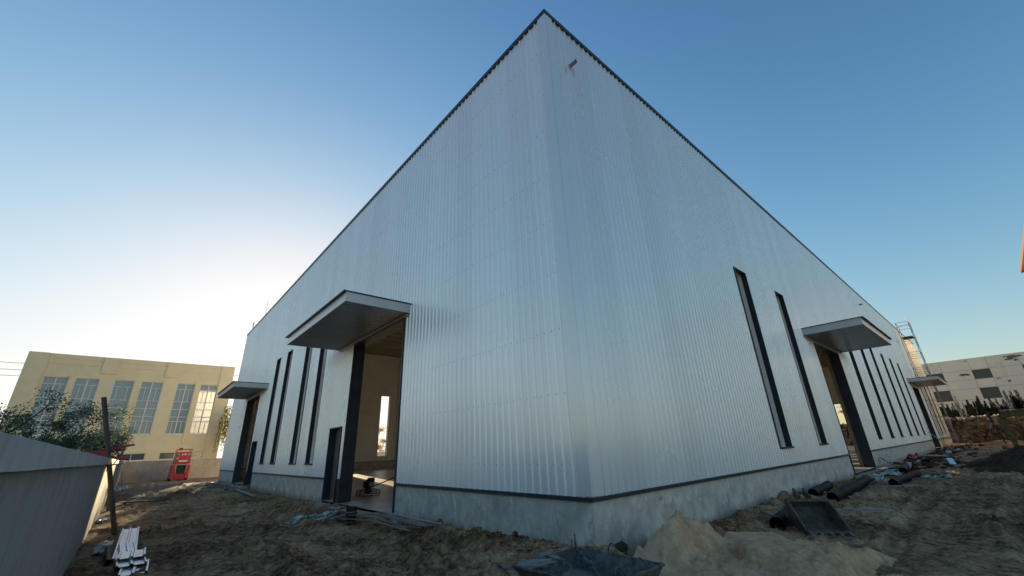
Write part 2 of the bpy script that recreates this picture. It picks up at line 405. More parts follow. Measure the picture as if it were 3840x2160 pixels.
me.polygons.foreach_set('loop_total', np.full(len(fs), 4, dtype=np.int32))
me.update(calc_edges=True); me.materials.append(M_soil)
me.polygons.foreach_set('use_smooth', [True] * len(fs))
go = bpy.data.objects.new('ground', me); col.objects.link(go)
tag(go, 'churned brown building site soil with ruts and heaps', 'ground', kind='structure')
def gz(x, y): return float(ground_z(x, y))

# loose clods and stones (nobody could count them)
def scatter(n, fn, mat_, name, label, smin, smax, seed, sq=(1, .8, .6)):
    rr = random.Random(seed); bm = bmesh.new(); bmesh.ops.create_icosphere(bm, subdivisions=1, radius=1.0)
    base = np.array([v.co[:] for v in bm.verts]); fc = np.array([[v.index for v in f.verts] for f in bm.faces]); bm.free()
    V = []; F = []; k = 0
    for i in range(n):
        p = fn(rr)
        if p is None: continue
        s = smin * (smax / smin) ** (rr.random() ** 2.2)
        q = base * (1 + (np.array([rr.uniform(-.3, .3) for _ in range(len(base))]))[:, None])
        q = q * np.array(sq) * s * np.array([rr.uniform(.7, 1.3), rr.uniform(.7, 1.3), rr.uniform(.6, 1.2)])
        a = rr.uniform(0, 6.28); c_, s_ = math.cos(a), math.sin(a)
        q = np.stack([q[:, 0] * c_ - q[:, 1] * s_, q[:, 0] * s_ + q[:, 1] * c_, q[:, 2]], -1)
        q = q + np.array([p[0], p[1], gz(p[0], p[1]) + s * .15])
        V.append(q); F.append(fc + k * len(base)); k += 1
    m_ = MB(); m_.v = [tuple(v) for v in np.concatenate(V)]; m_.f = [tuple(int(i) for i in f) for f in np.concatenate(F)]
    return m_.build(name, mat_, label=label, cat=name.replace('_', ' '), kind='stuff')
def rim(rr):
    t = rr.random()
    if t < .12:
        c = rr.choice(((-3.4, 4.6), (-2.9, 3.2), (-4.4, 7.0), (-3.0, 8.6), (-5.0, 12), (-1.9, 2.4)))
        return (rr.gauss(c[0], .28), rr.gauss(c[1], .5))
    if t < .40: return (-.12 - abs(rr.gauss(0, .42)), rr.uniform(-.2, 6.6))
    if t < .52: return (-.1 - abs(rr.gauss(0, .35)), rr.uniform(13, 27))
    if t < .72: return (rr.uniform(.2, 16), -.12 - abs(rr.gauss(0, .5)))
    if t < .86: return (rr.uniform(2, 34), rr.uniform(-6, -.5))
    return (rr.uniform(-6.2, -.8), rr.uniform(1, 30))
scatter(9000, rim, M_soil, 'soil_clods', 'dark crumbly soil clods strewn over the site', .010, .075, 11)
def anyw(rr):
    return (rr.uniform(-6.2, -.3), rr.uniform(0, 26)) if rr.random() < .6 else (rr.uniform(1, 30), rr.uniform(-7, -.3))
scatter(260, anyw, M_stone, 'small_stones', 'small pale stones scattered on the soil', .012, .045, 12)

# ------------------------------------------------------------------ the hall
hall = empty('warehouse', (0, 0, 0), 0, 'large new hall clad in silver white ribbed sheet on a grey concrete plinth', 'warehouse')
PITCH = .21; RD = .032
def rib_profile(L, s0=0.):
    pts = []; n = int(L / PITCH)
    for i in range(n):
        a = s0 + i * PITCH
        pts += [(a, 0.), (a + .124, 0.), (a + .146, RD), (a + .186, RD), (a + .208, 0.)]
    pts.append((L, 0.))
    return pts
def clad(m_, L, z0, z1, holes, P, flip=False):
    """ribbed sheet along s in [0,L]; holes = (s0,s1,za,zb); P(s,d,z)->xyz"""
    pts = rib_profile(L)
    cuts = sorted({h[0] for h in holes} | {h[1] for h in holes})
    out = []
    for (a, da), (b, db) in zip(pts, pts[1:]):
        if b - a < 1e-6: continue
        xs = [a] + [c for c in cuts if a + 1e-4 < c < b - 1e-4] + [b]
        for u, v in zip(xs, xs[1:]):
            f = lambda t: da + (db - da) * (t - a) / (b - a)
            out.append((u, f(u), v, f(v)))
    for u, du, v, dv in out:
        mid = (u + v) / 2; segs = [(z0, z1)]
        for h in holes:
            if h[0] < mid < h[1]:
                ns = []
                for p, q in segs:
                    if h[3] <= p or h[2] >= q: ns.append((p, q)); continue
                    if h[2] > p: ns.append((p, h[2]))
                    if h[3] < q: ns.append((h[3], q))
                segs = ns
        for p, q in segs:
            A = [P(u, du, p), P(v, dv, p), P(v, dv, q), P(u, du, q)]
            if flip: A = A[::-1]
            m_.quad(*A)
def slab_wall(m_, L, z0, z1, holes, P, t0, t1):
    """solid wall between depths t0..t1 with rectangular holes"""
    ss = sorted({0., L} | {h[0] for h in holes} | {h[1] for h in holes}); zs = sorted({z0, z1} | {z for h in holes for z in h[2:4] if z0 < z < z1})
    def solid(a, b, p, q):
        m1, m2 = (a + b) / 2, (p + q) / 2
        return not any(h[0] < m1 < h[1] and h[2] < m2 < h[3] for h in holes)
    for a, b in zip(ss, ss[1:]):
        for p, q in zip(zs, zs[1:]):
            if not solid(a, b, p, q): continue
            m_.quad(P(a, t0, p), P(b, t0, p), P(b, t0, q), P(a, t0, q)); m_.quad(P(a, t1, p), P(a, t1, q), P(b, t1, q), P(b, t1, p))
            for s_, e in ((a, -1), (b, 1)):
                m1 = s_ + e * .01
                if m1 < 0 or m1 > L or not solid(min(s_, m1), max(s_, m1), p, q): m_.quad(P(s_, t0, p), P(s_, t1, p), P(s_, t1, q), P(s_, t0, q))
            for z_, e in ((p, -1), (q, 1)):
                m2 = z_ + e * .01
                if m2 < z0 or m2 > z1 or not solid(a, b, min(z_, m2), max(z_, m2)): m_.quad(P(a, t0, z_), P(b, t0, z_), P(b, t1, z_), P(a, t1, z_))
PL = lambda s, d, z: (-d, s, z)              # side wall facing -x
PR = lambda s, d, z: (s, -d, z)              # front wall facing -y
PB = lambda s, d, z: (s, LY + d, z)          # back wall
PE = lambda s, d, z: (LX + d, s, z)          # end wall
WZ = (.55, 6.85)
winR = [10.12, 14.41, 26.2, 30.3, 34.1, 38.6, 42.65, 46.8, 59.0, 63.2, 67.4]
winL = [15.65, 18.27, 22.25, 24.9]
doorR = [(17.9, 22.45, -1.0, 5.05), (51.2, 55.8, -1.0, 5.05)]
doorL = [(7.21, 11.62, -1.0, 5.05), (12.04, 13.37, -1.0, 1.9), (29.1, 33.45, -1.0, 5.05), (27.1, 28.7, -1.0, 1.9)]
def wholes(c): return [(x - .52, x + .52, *WZ) for x in c]
hL = wholes(winL) + doorL; hR = wholes(winR) + doorR
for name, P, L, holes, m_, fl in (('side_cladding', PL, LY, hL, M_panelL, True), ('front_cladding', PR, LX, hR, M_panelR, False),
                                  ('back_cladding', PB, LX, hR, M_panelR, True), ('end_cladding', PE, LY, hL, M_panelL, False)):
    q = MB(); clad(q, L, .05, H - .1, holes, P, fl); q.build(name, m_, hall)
for name, P, L, holes in (('side_liner', PL, LY, hL), ('front_liner', PR, LX, hR), ('back_liner', PB, LX, hR), ('end_liner', PE, LY, hL)):
    q = MB(); PI = (lambda P: lambda s, d, z: P(s, d, z))(P)
    # ribbed liner on the inside plus a thin backing so that no light leaks
    clad(q, L, 0.05, H - .6, holes, (lambda P: lambda s, d, z: P(s, -.27 - d, z))(P))
    q.build(name, M_liner, hall)
for name, P, L, holes in (('side_plinth', PL, LY, doorL), ('front_plinth', PR, LX, doorR), ('back_plinth', PB, LX, doorR), ('end_plinth', PE, LY, doorL)):
    q = MB(); a = 0.0
    side_ = name in ('side_plinth', 'end_plinth')
    o_ = .3005 if side_ else 0.
    slab_wall(q, L - 2 * o_, -1.5, 0.0, [(h[0] - o_, h[1] - o_, -.76, .5) for h in holes], (lambda P, o_: lambda s, d, z: P(s + o_, d, z))(P, o_), 0., -.30)
    q.build(name, M_conc, hall)
# navy trims: drip flashing on the plinth, coping on top
def segs(L, holes):
    xs = []; p = 0
    for h in sorted(holes): xs.append((p, h[0])); p = h[1]
    return xs + [(p, L)]
q = MB()
for a, b in segs(LY, doorL): q.box(-.055, .05, a - (.055 if a == 0 else 0), b, -.015, .05)
for a, b in segs(LX, doorR): q.box(a + (.051 if a == 0 else 0), b, -.055, .05, -.015, .05)
for a, b in segs(LX, doorR): q.box(a, b, LY - .05, LY + .055, -.015, .05)
for a, b in segs(LY, doorL): q.box(LX - .05, LX + .055, a, b, -.016, .049)
q.build('base_flashing', M_trim, hall)
q = MB()
q.box(-.055, .32, -.055, LY + .055, H - .14, H); q.box(.321, LX - .321, -.055, .32, H - .14, H); q.box(.321, LX - .321, LY - .32, LY + .07, H - .14, H); q.box(LX - .32, LX + .07, -.07, LY + .07, H - .14, H)
q.build('roof_coping', M_trim, hall)
q = MB()     # smooth corner flashings
q.box(-.042, -.001, -.042, .24, .068, H - .145); q.box(-.0009, .24, -.042, -.001, .068, H - .145)
q.build('corner_flashing', M_panelR, hall)
q = MB(); q.box(-.036, 0, LY - .25, LY + .036, .068, H - .145); q.build('corner_flashing', M_panelL, hall); q = MB(); q.box(LX - .25, LX + .036, -.036, 0, .068, H - .145)
q.build('corner_flashing', M_panelL, hall)
# screws along the purlin lines near the corner
rows = [.56, 1.81, 3.06, 4.30, 5.55, 6.81, 8.08, 9.38, 10.70]
def in_hole(s, z, hs): return any(h[0] - .05 < s < h[1] + .05 and h[2] < z < h[3] for h in hs)
for P, L, hs in ((PL, 5.5, hL),):
    q = MB()
    for z in rows:
        for i in range(int(L / PITCH)):
            s = i * PITCH + .166
            if s < .28 or in_hole(s, z, hs): continue
            c = Vector(P(s, RD + .004, z + rnd.uniform(-.008, .008))); r = .0075
            d = .005
            q.box(c.x - (d if P is PL else r), c.x + (d if P is PL else r), c.y - (r if P is PL else d), c.y + (r if P is PL else d), c.z - r, c.z + r)
    tag(q.build('cladding_screws', M_screw, hall), kind='stuff')
# window openings: deep navy reveals, no glass yet
def window(P, c, z0, z1):
    q = MB(); a, b = c - .52, c + .52; t = .03
    def bx(s0, s1, d0, d1, za, zb):
        p = P(s0, d0, za); r_ = P(s1, d1, zb)
        q.box(min(p[0], r_[0]), max(p[0], r_[0]), min(p[1], r_[1]), max(p[1], r_[1]), za, zb)
    bx(a - t, a, .037, -.15, z0 - t, z1 + t); bx(b, b + t, .037, -.15, z0 - t, z1 + t)
    bx(a, b, .037, -.15, z0 - t, z0); bx(a, b, .037, -.15, z1, z1 + t)
    o = q.build('window_frame', M_trim, hall)
    q = MB(); bx(a - t, a + .004, -.151, -.31, z0 - t, z1 + t); bx(b - .004, b + t, -.151, -.31, z0 - t, z1 + t); bx(a + .0045, b - .0045, -.151, -.31, z0 - t, z0 + .004); bx(a + .0045, b - .0045, -.151, -.31, z1 - .004, z1 + t)
    q.build('lining', M_liner, o)
    s = MB(); q = s; bx(a - .05, b + .05, .075, .0375, z0 - .045, z0 + .012); s.build('sill', M_trim, o)
for P in (PR, PB):
    for c in winR: window(P, c, *WZ)
for P in (PL, PE):
    for c in winL: window(P, c, *WZ)
def doorframe(P, h):
    q = MB(); a, b, _, z1 = h; t = .035; w_ = .42 if z1 > 3 else .32; z0 = -.75
    def bx(s0, s1, d0, d1, za, zb):
        p = P(s0, d0, za); r_ = P(s1, d1, zb)
        q.box(min(p[0], r_[0]), max(p[0], r_[0]), min(p[1], r_[1]), max(p[1], r_[1]), za, zb)
    bx(a - .002, a + t, .05, -w_, z0, z1); bx(b - t, b + .002, .05, -w_, z0, z1); bx(a, b, .05, -w_, z1 - t, z1 + .002)
    q.build('door_frame', M_trim, hall)
for P in (PR, PB):
    for h in doorR: doorframe(P, h)
for P in (PL, PE):
    for h in doorL: doorframe(P, h)
for y0, y1 in ((12.04, 13.37), (27.1, 28.7)):
    q = MB(); q.box(.235, .262, y0 + .036, y1 - .036, FL + .01, 1.86); q.box(.215, .2345, y1 - .22, y1 - .14, FL + .6, FL + .75); q.build('wicket_door', M_doorleaf, hall)
# steel post between the big side door and the wicket opening
for y0, y1 in ((11.622, 12.038), (28.702, 29.098)):
    q = MB(); q.box(-.012, .30, y0, y1, -.755, 0.04); q.build('door_post', M_trim, hall)
# canopies
def canopy(P, s0, s1, out, z0, z1, ribs):
    def bx(q, a, b, d0, d1, za, zb):
        p = P(a, d0, za); r_ = P(b, d1, zb)
        q.box(min(p[0], r_[0]), max(p[0], r_[0]), min(p[1], r_[1]), max(p[1], r_[1]), za, zb)
    q = MB(); bx(q, s0, s1, out - .02, out, z0, z1); bx(q, s0, s0 + .02, .02, out - .0205, z0, z1); bx(q, s1 - .02, s1, .02, out - .0205, z0, z1)
    cn = q.build('canopy', M_fascia, hall)
    q = MB(); bx(q, s0 - .03, s1 + .10, .0, out + .09, z1 + .001, z1 + .035); q.build('canopy_roof', M_trim, cn)
    q = MB()
    if ribs:
        n = int((s1 - s0 - .04) / PITCH); w_ = (s1 - s0 - .04) / n
        for i in range(n):
            a = s0 + .02 + i * w_
            q.quad(P(a, .02, z0 + .03), P(a + w_ * .6, .02, z0 + .03), P(a + w_ * .6, out - .02, z0 + .03), P(a, out - .02, z0 + .03))
            q.quad(P(a + w_ * .6, .02, z0 + .03), P(a + w_ * .7, .02, z0 + .006), P(a + w_ * .7, out - .02, z0 + .006), P(a + w_ * .6, out - .02, z0 + .03))
            q.quad(P(a + w_ * .7, .02, z0 + .006), P(a + w_ * .9, .02, z0 + .006), P(a + w_ * .9, out - .02, z0 + .006), P(a + w_ * .7, out - .02, z0 + .006))
            q.quad(P(a + w_ * .9, .02, z0 + .006), P(a + w_, .02, z0 + .03), P(a + w_, out - .02, z0 + .03), P(a + w_ * .9, out - .02, z0 + .006))
    else:
        q.quad(P(s0, 0, z0 + .02), P(s1, 0, z0 + .02), P(s1, out, z0 + .02), P(s0, out, z0 + .02))
    q.build('soffit', M_soffit, cn)
    q = MB(); bx(q, s0 + .1, s1 - .1, .0235, .10, z0 - .07, z0 + .004); q.build('wall_flashing', M_fascia, cn)
canopy(PL, 6.86, 13.35, 2.15, 5.14, 5.44, True)
canopy(PL, 26.8, 33.75, 2.0, 5.20, 5.50, True)
canopy(PR, 16.35, 23.45, 2.25, 5.20, 5.50, False)
canopy(PR, 49.1, 57.6, 2.2, 5.28, 5.58, False)
# floor slab, roof, structure inside
q = MB(); q.box(.30, LX - .30, .30, LY - .30, -1.1, FL); 
for a, b, _, _2 in doorL: q.box(.0, .2995, a + .03, b - .03, -1.1, FL - .004)
for a, b, _, _2 in doorR: q.box(a + .03, b - .03, .0, .2995, -1.1, FL - .004)
q.build('floor', M_floor, hall)
q = MB(); q.box(-.45, -.056, 6.95, 13.55, -1.2, FL - .06)
q.build('door_step', M_conc, hall, bevel=.02)
q = MB(); q.box(17.5, 22.8, -.42, -.056, -1.2, FL - .06); q.build('door_step', M_conc, hall, bevel=.02)
q = MB(); q.box(-.5, -.056, 27.0, 33.8, -1.2, FL - .05); q.build('door_step', M_conc, hall, bevel=.02)
q = MB(); q.box(.1, LX - .1, .1, LY - .1, H - .62, H - .30)
q.build('roof', M_roofin, hall)
q = MB()
n = int((LX - 1) / .3)
for i in range(n): q.box(.5 + i * .3, .56 + i * .3, .35, LY - .35, H - .66, H - .621)
q.build('roof_ribs', M_roofin, hall)
q = MB()
for i in range(26): q.box(.35, LX - .35, 1.2 + i * 1.52, 1.28 + i * 1.52, H - .86, H - .661)
q.build('purlins', M_steel, hall)
for i, x in enumerate([.6, 8.0, 16.2, 24.2, 32.2, 40.6, 48.8, 57.6, 65.3, 71.1]):
    q = MB(); q.box(x - .12, x + .12, .9, LY - .9, H - 1.62, H - 1.60); q.box(x - .12, x + .12, .9, LY - .9, H - .90, H - .88); q.box(x - .012, x + .012, .9, LY - .9, H - 1.6, H - .9)
    q.build('rafter', M_steel, hall)
    for y in (.62, LY - .62):
        q = MB(); q.box(x - .14, x + .14, y - .28, y - .262, FL + .003, H - .88); q.box(x - .14, x + .14, y + .262, y + .28, FL + .003, H - .88); q.box(x - .012, x + .012, y - .262, y + .262, FL + .003, H - .88)
        q.build('column', M_steel, hall)
# square posts just inside the door jambs
for x in (17.62, 22.75, 51.0, 56.1):
    for y in (.46, LY - .46):
        q = MB(); q.box(x - .12, x + .12, y - .14, y + .14, FL + .002, 9.0); q.build('jamb_column', M_steel, hall)
# rain outlets sticking out of the front wall
for x, z in ((.83, 10.55), (36.6, 10.72)):
    q = MB(); q.pipe([(x, .05, z), (x, -.12, z), (x, -.26, z - .01)], .052, .045, 14); q.build('overflow_pipe', M_board, hall)
    q = MB(); q.pipe([(x, -.025, z), (x, -.05, z)], .072, .0525, 14); q.build('pipe_collar', M_white, hall)
# rods on the roof edge by the far side
q = MB(); q.tube([(.2, 39.7, H), (.2, 39.7, H + 1.15)], .02, 6); q.tube([(.2, 39.7, H + .3), (.2, 40.1, H + 1.1)], .03, 6); q.bar((.2, 39.7, H + .85), (.2, 40.02, H + .9), .02)
q.build('roof_bracket', M_galv, hall)
q = MB(); q.tube([(.2, 34.5, H), (.2, 34.5, H + 1.75)], .014, 6); q.build('lightning_rod', M_galv, hall)

# ------------------------------------------------------------------ compound walls
def wall(name, label, x0, x1, y0, y1, zt, m1, m2, over=.055, ch=.13, wob='y'):
    r = empty(name, ((x0 + x1) / 2, (y0 + y1) / 2, G), 0, label, 'wall'); c = r.location
    q = MB(); q.box(x0 - c[0], x1 - c[0], y0 - c[1], y1 - c[1], -.5, zt - ch - G); q.build('wall_face', m1, r)
    q = MB(); n = 120
    X0, X1, Y0, Y1 = x0 - over - c[0], x1 + over - c[0], y0 - c[1], y1 - c[1]
    if wob == 'y':
        for i in range(n):
            a = Y0 + (Y1 - Y0) * i / n; b = Y0 + (Y1 - Y0) * (i + 1) / n
            f = lambda t: .0015 * math.sin(t * 1.7) + .001 * math.sin(t * 4.3 + 1)
            za, zb, ba, bb = zt - G + f(a), zt - G + f(b), zt - G - ch + f(a + 9) * 1.2, zt - G - ch + f(b + 9) * 1.2
            q.quad((X0, a, za), (X1, a, za), (X1, b, zb), (X0, b, zb)); q.quad((X0, a, ba), (X0, b, bb), (X1, b, bb), (X1, a, ba))
            q.quad((X1, a, ba), (X1, b, bb), (X1, b, zb), (X1, a, za)); q.quad((X0, a, ba), (X0, a, za), (X0, b, zb), (X0, b, bb))
        q.quad((X0, Y0, zt - G - ch), (X1, Y0, zt - G - ch), (X1, Y0, zt - G), (X0, Y0, zt - G))
    else:
        q.box(X0, X1, Y0 - over, Y1 + over, zt - G - ch, zt - G)
    q.build('coping', m2, r)
    return r
wall('boundary_wall', 'long grey rendered boundary wall with thick coping in the left foreground', -6.69, -6.44, -14, 53.8, 1.02, M_grey, M_cope, .06, .15)
wall('cross_wall', 'far grey boundary wall in front of the yellow building', -6.69, 60, 54, 54.25, 1.0, M_cross, M_cross, .04, .08, 'x')

# ------------------------------------------------------------------ yellow building
YB = 62.0
yb = empty('yellow_building', (-7.4, YB, G), 0, 'yellow plastered building with tall white framed windows behind the far wall', 'building')
def ylocal(q): q.v = [(x + 7.4, y - YB, z - G) for x, y, z in q.v]; return q
tallw = [(-15.08, -13.15), (-12.61, -10.66), (-9.4, -7.66), (-7.0, -4.95), (-3.57, -1.77), (-1.2, .65)]
basew = [(-14.9, -12.0), (-11.3, -9.2), (-7.3, -4.85), (-3.57, .7)]
hol = [(a + 16.8, b + 16.8, 3.97, 10.03) for a, b in tallw] + [(a + 16.8, b + 16.8, 1.12, 1.88) for a, b in basew]
q = MB(); slab_wall(q, 18.95, -1.5, 12.57, hol, lambda s, d, z: (s - 16.8, YB - d, z), 0, -.35)
q.box(-16.8, 2.15, YB + .351, YB + 12, -1.5, 12.4)
ylocal(q).build('wall', M_yellow, yb)
q = MB()
for a, b, z0, z1 in ((-16.8, -15.2, 10.6, 12.58), (-10.8, -9.5, 10.66, 12.5), (-5.0, -3.66, 10.66, 12.45), (.68, 2.15, -1., 12.56), (-7.62, -7.04, 2.85, 10.2), (-1.75, -1.22, 2.85, 10.2), (-13.13, -12.63, 2.85, 10.2), (-16.8, -15.3, -1, 10.599)):
    q.box(a, b, YB - .14, YB - .001, z0, z1)
ylocal(q).build('pilasters', M_yellow, yb)
q = MB()
for a, b in ((-15.19, -10.81), (-9.49, -5.01), (-3.65, .67)):
    q.box(a, b, YB - .05, YB - .001, 12.06, 12.5); q.box(a, b, YB - .045, YB - .001, 11.45, 11.9)
ylocal(q).build('parapet_bands', M_yellow, yb)
for i, (a, b) in enumerate(tallw):
    q = MB(); fw = .07; y0, y1 = YB + .12, YB + .2; m_ = (a + b) / 2
    q.box(a, a + fw, y0, y1, 3.97, 10.03); q.box(b - fw, b, y0, y1, 3.97, 10.03); q.box(a + fw, b - fw, y0, y1, 3.97, 4.04); q.box(a + fw, b - fw, y0, y1, 9.96, 10.03)
    if i != 2: q.box(m_ - .06, m_ + .06, y0 - .02, y1, 4.041, 9.959)
    for z in (9.3, 7.78, 6.88, 5.97, 5.46): q.box(a + fw, m_ - .0605, y0 + .01, y1, z - .035, z + .035); q.box(m_ + .0605, b - fw, y0 + .01, y1, z - .035, z + .035)
    for c_ in ((a + m_) / 2, (b + m_) / 2): q.box(c_ - .03, c_ + .03, y0 + .012, y1, 7.82, 9.26); q.box(c_ - .03, c_ + .03, y0 + .012, y1, 4.045, 5.42)
    o = ylocal(q).build('window_frame', M_white, yb)
    q = MB(); q.box(a + .02, b - .02, YB + .21, YB + .23, 3.98, 10.02); ylocal(q).build('glass', M_glass, o)
    q = MB(); q.box(a - .08, b + .08, YB - .10, YB + .118, 3.86, 3.968); ylocal(q).build('sill', M_beige, o)
for a, b in basew:
    q = MB(); q.box(a, b, YB + .12, YB + .16, 1.121, 1.18); q.box(a, b, YB + .12, YB + .16, 1.82, 1.879)
    n = 3 if b - a > 4 else 2
    for k in range(n + 1): q.box(a + (b - a - .06) * k / n, a + (b - a - .06) * k / n + .06, YB + .121, YB + .16, 1.181, 1.819)
    o = ylocal(q).build('window_frame', M_white, yb)
    q = MB(); q.box(a + .01, b - .01, YB + .17, YB + .19, 1.125, 1.875); ylocal(q).build('glass', M_dark, o)

# ------------------------------------------------------------------ beige building, far right
BX = 100.0
bb = empty('beige_building', (BX, -14, 2.2), 0, 'long beige plastered block with dark windows behind the row of conifers', 'building')
def blocal(q): q.v = [(x - BX, y + 14, z - 2.2) for x, y, z in q.v]; return q
B0, B1 = -42.0, 3.4
bw = []
for k in range(8):
    y1 = 1.7 - 5.7 * k
    for z0, z1 in ((8.7, 10.22), (5.45, 7.2), (2.2, 3.95)): bw.append((y1 - 2.15, y1, z0, z1))
PBb = lambda s, d, z: (BX - d, s + B0, z)
q = MB(); slab_wall(q, B1 - B0, 1.0, 12.1, [(a - B0, b - B0, z0, z1) for a, b, z0, z1 in bw], PBb, 0, -.35)
q.box(BX + .351, BX + 14, B0, B1, 1.0, 12.0); blocal(q).build('wall', M_beige, bb)
q = MB()
for a, b, z0, z1 in bw:
    q2 = MB(); q2.box(BX + .2, BX + .24, a + .01, b - .01, z0 + .01, z1 - .01); q2.box(BX + .16, BX + .199, a + .01, b - .01, (z0 + z1) / 2 - .03, (z0 + z1) / 2 + .03)
    blocal(q2).build('window', M_dark, bb)
q = MB()
ys = sorted({b for a, b, *_ in bw} | {a for a, b, *_ in bw})
for y in ys:
    q.box(BX - .012, BX - .001, y - .02, y + .02, 10.3, 12.05)
    q.box(BX - .012, BX - .001, y - .02, y + .02, 7.25, 8.65)
for z in (10.26, 8.67, 7.22, 5.42):
    for a, b in zip([B0] + ys, ys + [B1]):
        mid = (a + b) / 2
        if (z in (10.26, 8.67, 7.22, 5.42)) and b - a > .3: q.box(BX - .012, BX - .001, a + .021, b - .021, z - .018, z + .018)
blocal(q).build('plaster_joints', mat('dark plaster joint', (.30, .27, .22), .9), bb)  # thin strips in a darker tone mark the plaster joints
q = MB(); q.box(BX - .05, BX + .3, B0, B1 + .05, 12.101, 12.2); blocal(q).build('parapet_cap', M_beige, bb)
q = MB(); q.tube([(BX - .12, -7.38, 10.95), (BX - .12, -7.38, 2.2)], .09, 8); q.box(BX - .3, BX - .001, -7.55, -7.2, 10.9, 11.15); blocal(q).build('drain_pipe', M_beige, bb)
M_peel = mat('peeled plaster', (.15, .13, .12), .9)
for cy, cz, s_ in ((-8.9, 11.45, .55), (-9.6, 11.7, .4), (-8.6, 11.75, .35), (-9.2, 11.1, .3), (-2.95, 9.6, .42), (-2.7, 9.45, .3), (-3.7, 11.8, .15), (-6.6, 8.5, .2), (-7.5, 7.9, .28)):
    q = MB()
    for k in range(5):
        rr = [s_ * rnd.uniform(.3, .7) for _ in range(9)]; ox, oz = rnd.uniform(-.5, .5) * s_ * 2, rnd.uniform(-.3, .3) * s_
        pts = [(BX - .004 - k * .0006 - .001 * abs(cy) % .003, cy + ox + rr[j] * math.cos(j * .698) * 1.3, cz + oz + rr[j] * math.sin(j * .698) * .6) for j in range(9)]
        q.add(pts, [tuple(range(9))])
    blocal(q).build('peeled_patch', M_peel, bb)

# tall building on the right edge of the view
tb = empty('tall_building', (64, -18, G), 0, 'tall sunlit yellow building with brown eaves at the right edge', 'building')
q = MB(); q.box(-9.3, 8.9, -8, 5.4, -.5, 19.75); q.build('wall', mat('cream plaster', (.55, .45, .30), .8, var=.05), tb)
q = MB(); q.box(-9.7, 9.35, 5.4, 6.0, 19.7, 20.15); q.box(-9.7, 9.35, -8.4, 5.3995, 19.751, 20.15); q.build('eaves', mat('brown eaves', (.13, .055, .045), .6), tb)

# ------------------------------------------------------------------ rubble retaining wall and its top
rw = empty('retaining_wall', (79.5, -10, G), 0, 'rough brown stone retaining wall below the conifers on the right', 'wall')
q = MB(); rr = random.Random(5); z = -.4; row = 0
while z < 2.72:
    hgt = rr.uniform(.5, .75); y = -22 + rr.uniform(0, .5)
    while y < 36:
        wd = rr.uniform(.8, 1.7)
        q.rock((.05 + rr.uniform(-.05, .05), y + wd / 2, z + hgt / 2), 1.0, rr.randint(0, 99999), 2, (.30, wd * .62, hgt * .60), .45) if y < 12 else q.box(-.15, .3, y, y + wd * .97, z, z + hgt * .94)
        y += wd * .8
    z += hgt * .8; row += 1
q.box(.1, .5, -22, 36, -.5, 2.7)
q.build('stone_facing', M_rock, rw)
q = MB(); rr = random.Random(9)
for i in range(1500):
    y = rr.uniform(-24, 20); x = 79.4 + abs(rr.gauss(0, 1)) * 1.6; s_ = rr.uniform(.07, .2)
    q.rock((x, y, 1.95 + (.55 * math.exp(-((x - 80.8) / 1.0) ** 2)) * rr.random()), s_, rr.randint(0, 99999), 1, (1, 1.2, .8), .3)
q.build('rubble_heap', mat('pale broken rubble', (.46, .36, .26), .9, col2=(.26, .19, .14), vscale=2.), label='band of pale broken rubble on top of the stone wall', cat='rubble', kind='stuff')

# ------------------------------------------------------------------ vegetation
def leaf_cloud(q, c, r, n, rr, size=.05, squash=(1, 1, 1), droop=0):
    for i in range(n):
        d = Vector((rr.gauss(0, 1), rr.gauss(0, 1), rr.gauss(0, 1))).normalized() * (rr.random() ** .45)
        p = Vector((c[0] + d.x * r * squash[0], c[1] + d.y * r * squash[1], c[2] + d.z * r * squash[2]))
        a = Vector((rr.gauss(0, 1), rr.gauss(0, 1), rr.gauss(0, 1))).normalized(); b = a.orthogonal().normalized()
        L = size * rr.uniform(.7, 1.5); W = L * .4
        t = b.cross(a)
        if droop: b = (b * .35 + Vector((0, 0, -1)) * droop).normalized(); t = b.orthogonal().normalized()
        q.quad(p, p + b * L * .5 + t * W, p + b * L, p + b * L * .5 - t * W)
def broad_tree(name, label, cat, loc, h, cr, m_leaf, seed, nl=5000, size=.09, bare=0, group=None, low=.25):
    r = empty(name, loc, 0, label, cat, group); rr = random.Random(seed)
    tr = MB(); ends = []
    tr.tube([(0, 0, -.2), (.05, 0, h * .25), (.0, .05, h * .5), (0, 0, h * .8)], [h * .022, h * .018, h * .012, h * .004], 7)
    for i in range(16):
        z0 = h * rr.uniform(low * .7, .7); a = rr.uniform(0, 6.28); L = cr * rr.uniform(.5, 1.05)
        e = Vector((math.cos(a) * L, math.sin(a) * L, min(h * .98, z0 + L * rr.uniform(.3, 1.0))))
        m1 = Vector((e.x * .45, e.y * .45, z0 + (e.z - z0) * .35))
        tr.tube([(0, 0, z0), m1, e], [h * .009, h * .006, h * .002], 5); ends.append(e)
        for k in range(5):
            f = rr.uniform(.4, 1); p = m1.lerp(e, f); e2 = p + Vector((rr.uniform(-1, 1), rr.uniform(-1, 1), rr.uniform(-.1, .9))) * cr * .35
            tr.tube([p, e2], [h * .003, h * .0008], 4); ends.append(e2)
    tr.build('trunk', M_bark, r)
    q = MB(); keep = [e for e in ends if rr.random() > bare]
    for e in keep: leaf_cloud(q, e, cr * rr.uniform(.12, .3), max(4, int(nl / len(keep) * rr.uniform(.4, 1.6))), rr, size, (1, 1, .75))
    q.build('crown', m_leaf, r)
    return r
broad_tree('shrub', 'bushy green shrub behind the left boundary wall', 'shrub', (-8.8, 20.6, G), 3.9, 2.0, M_leafg, 3, 15000, .06, low=.35)
broad_tree('shrub', 'low green shrub just left of the wooden pole behind the wall', 'shrub', (-8.2, 25.0, G), 3.0, 1.7, M_leafg, 23, 10000, .06, low=.4)
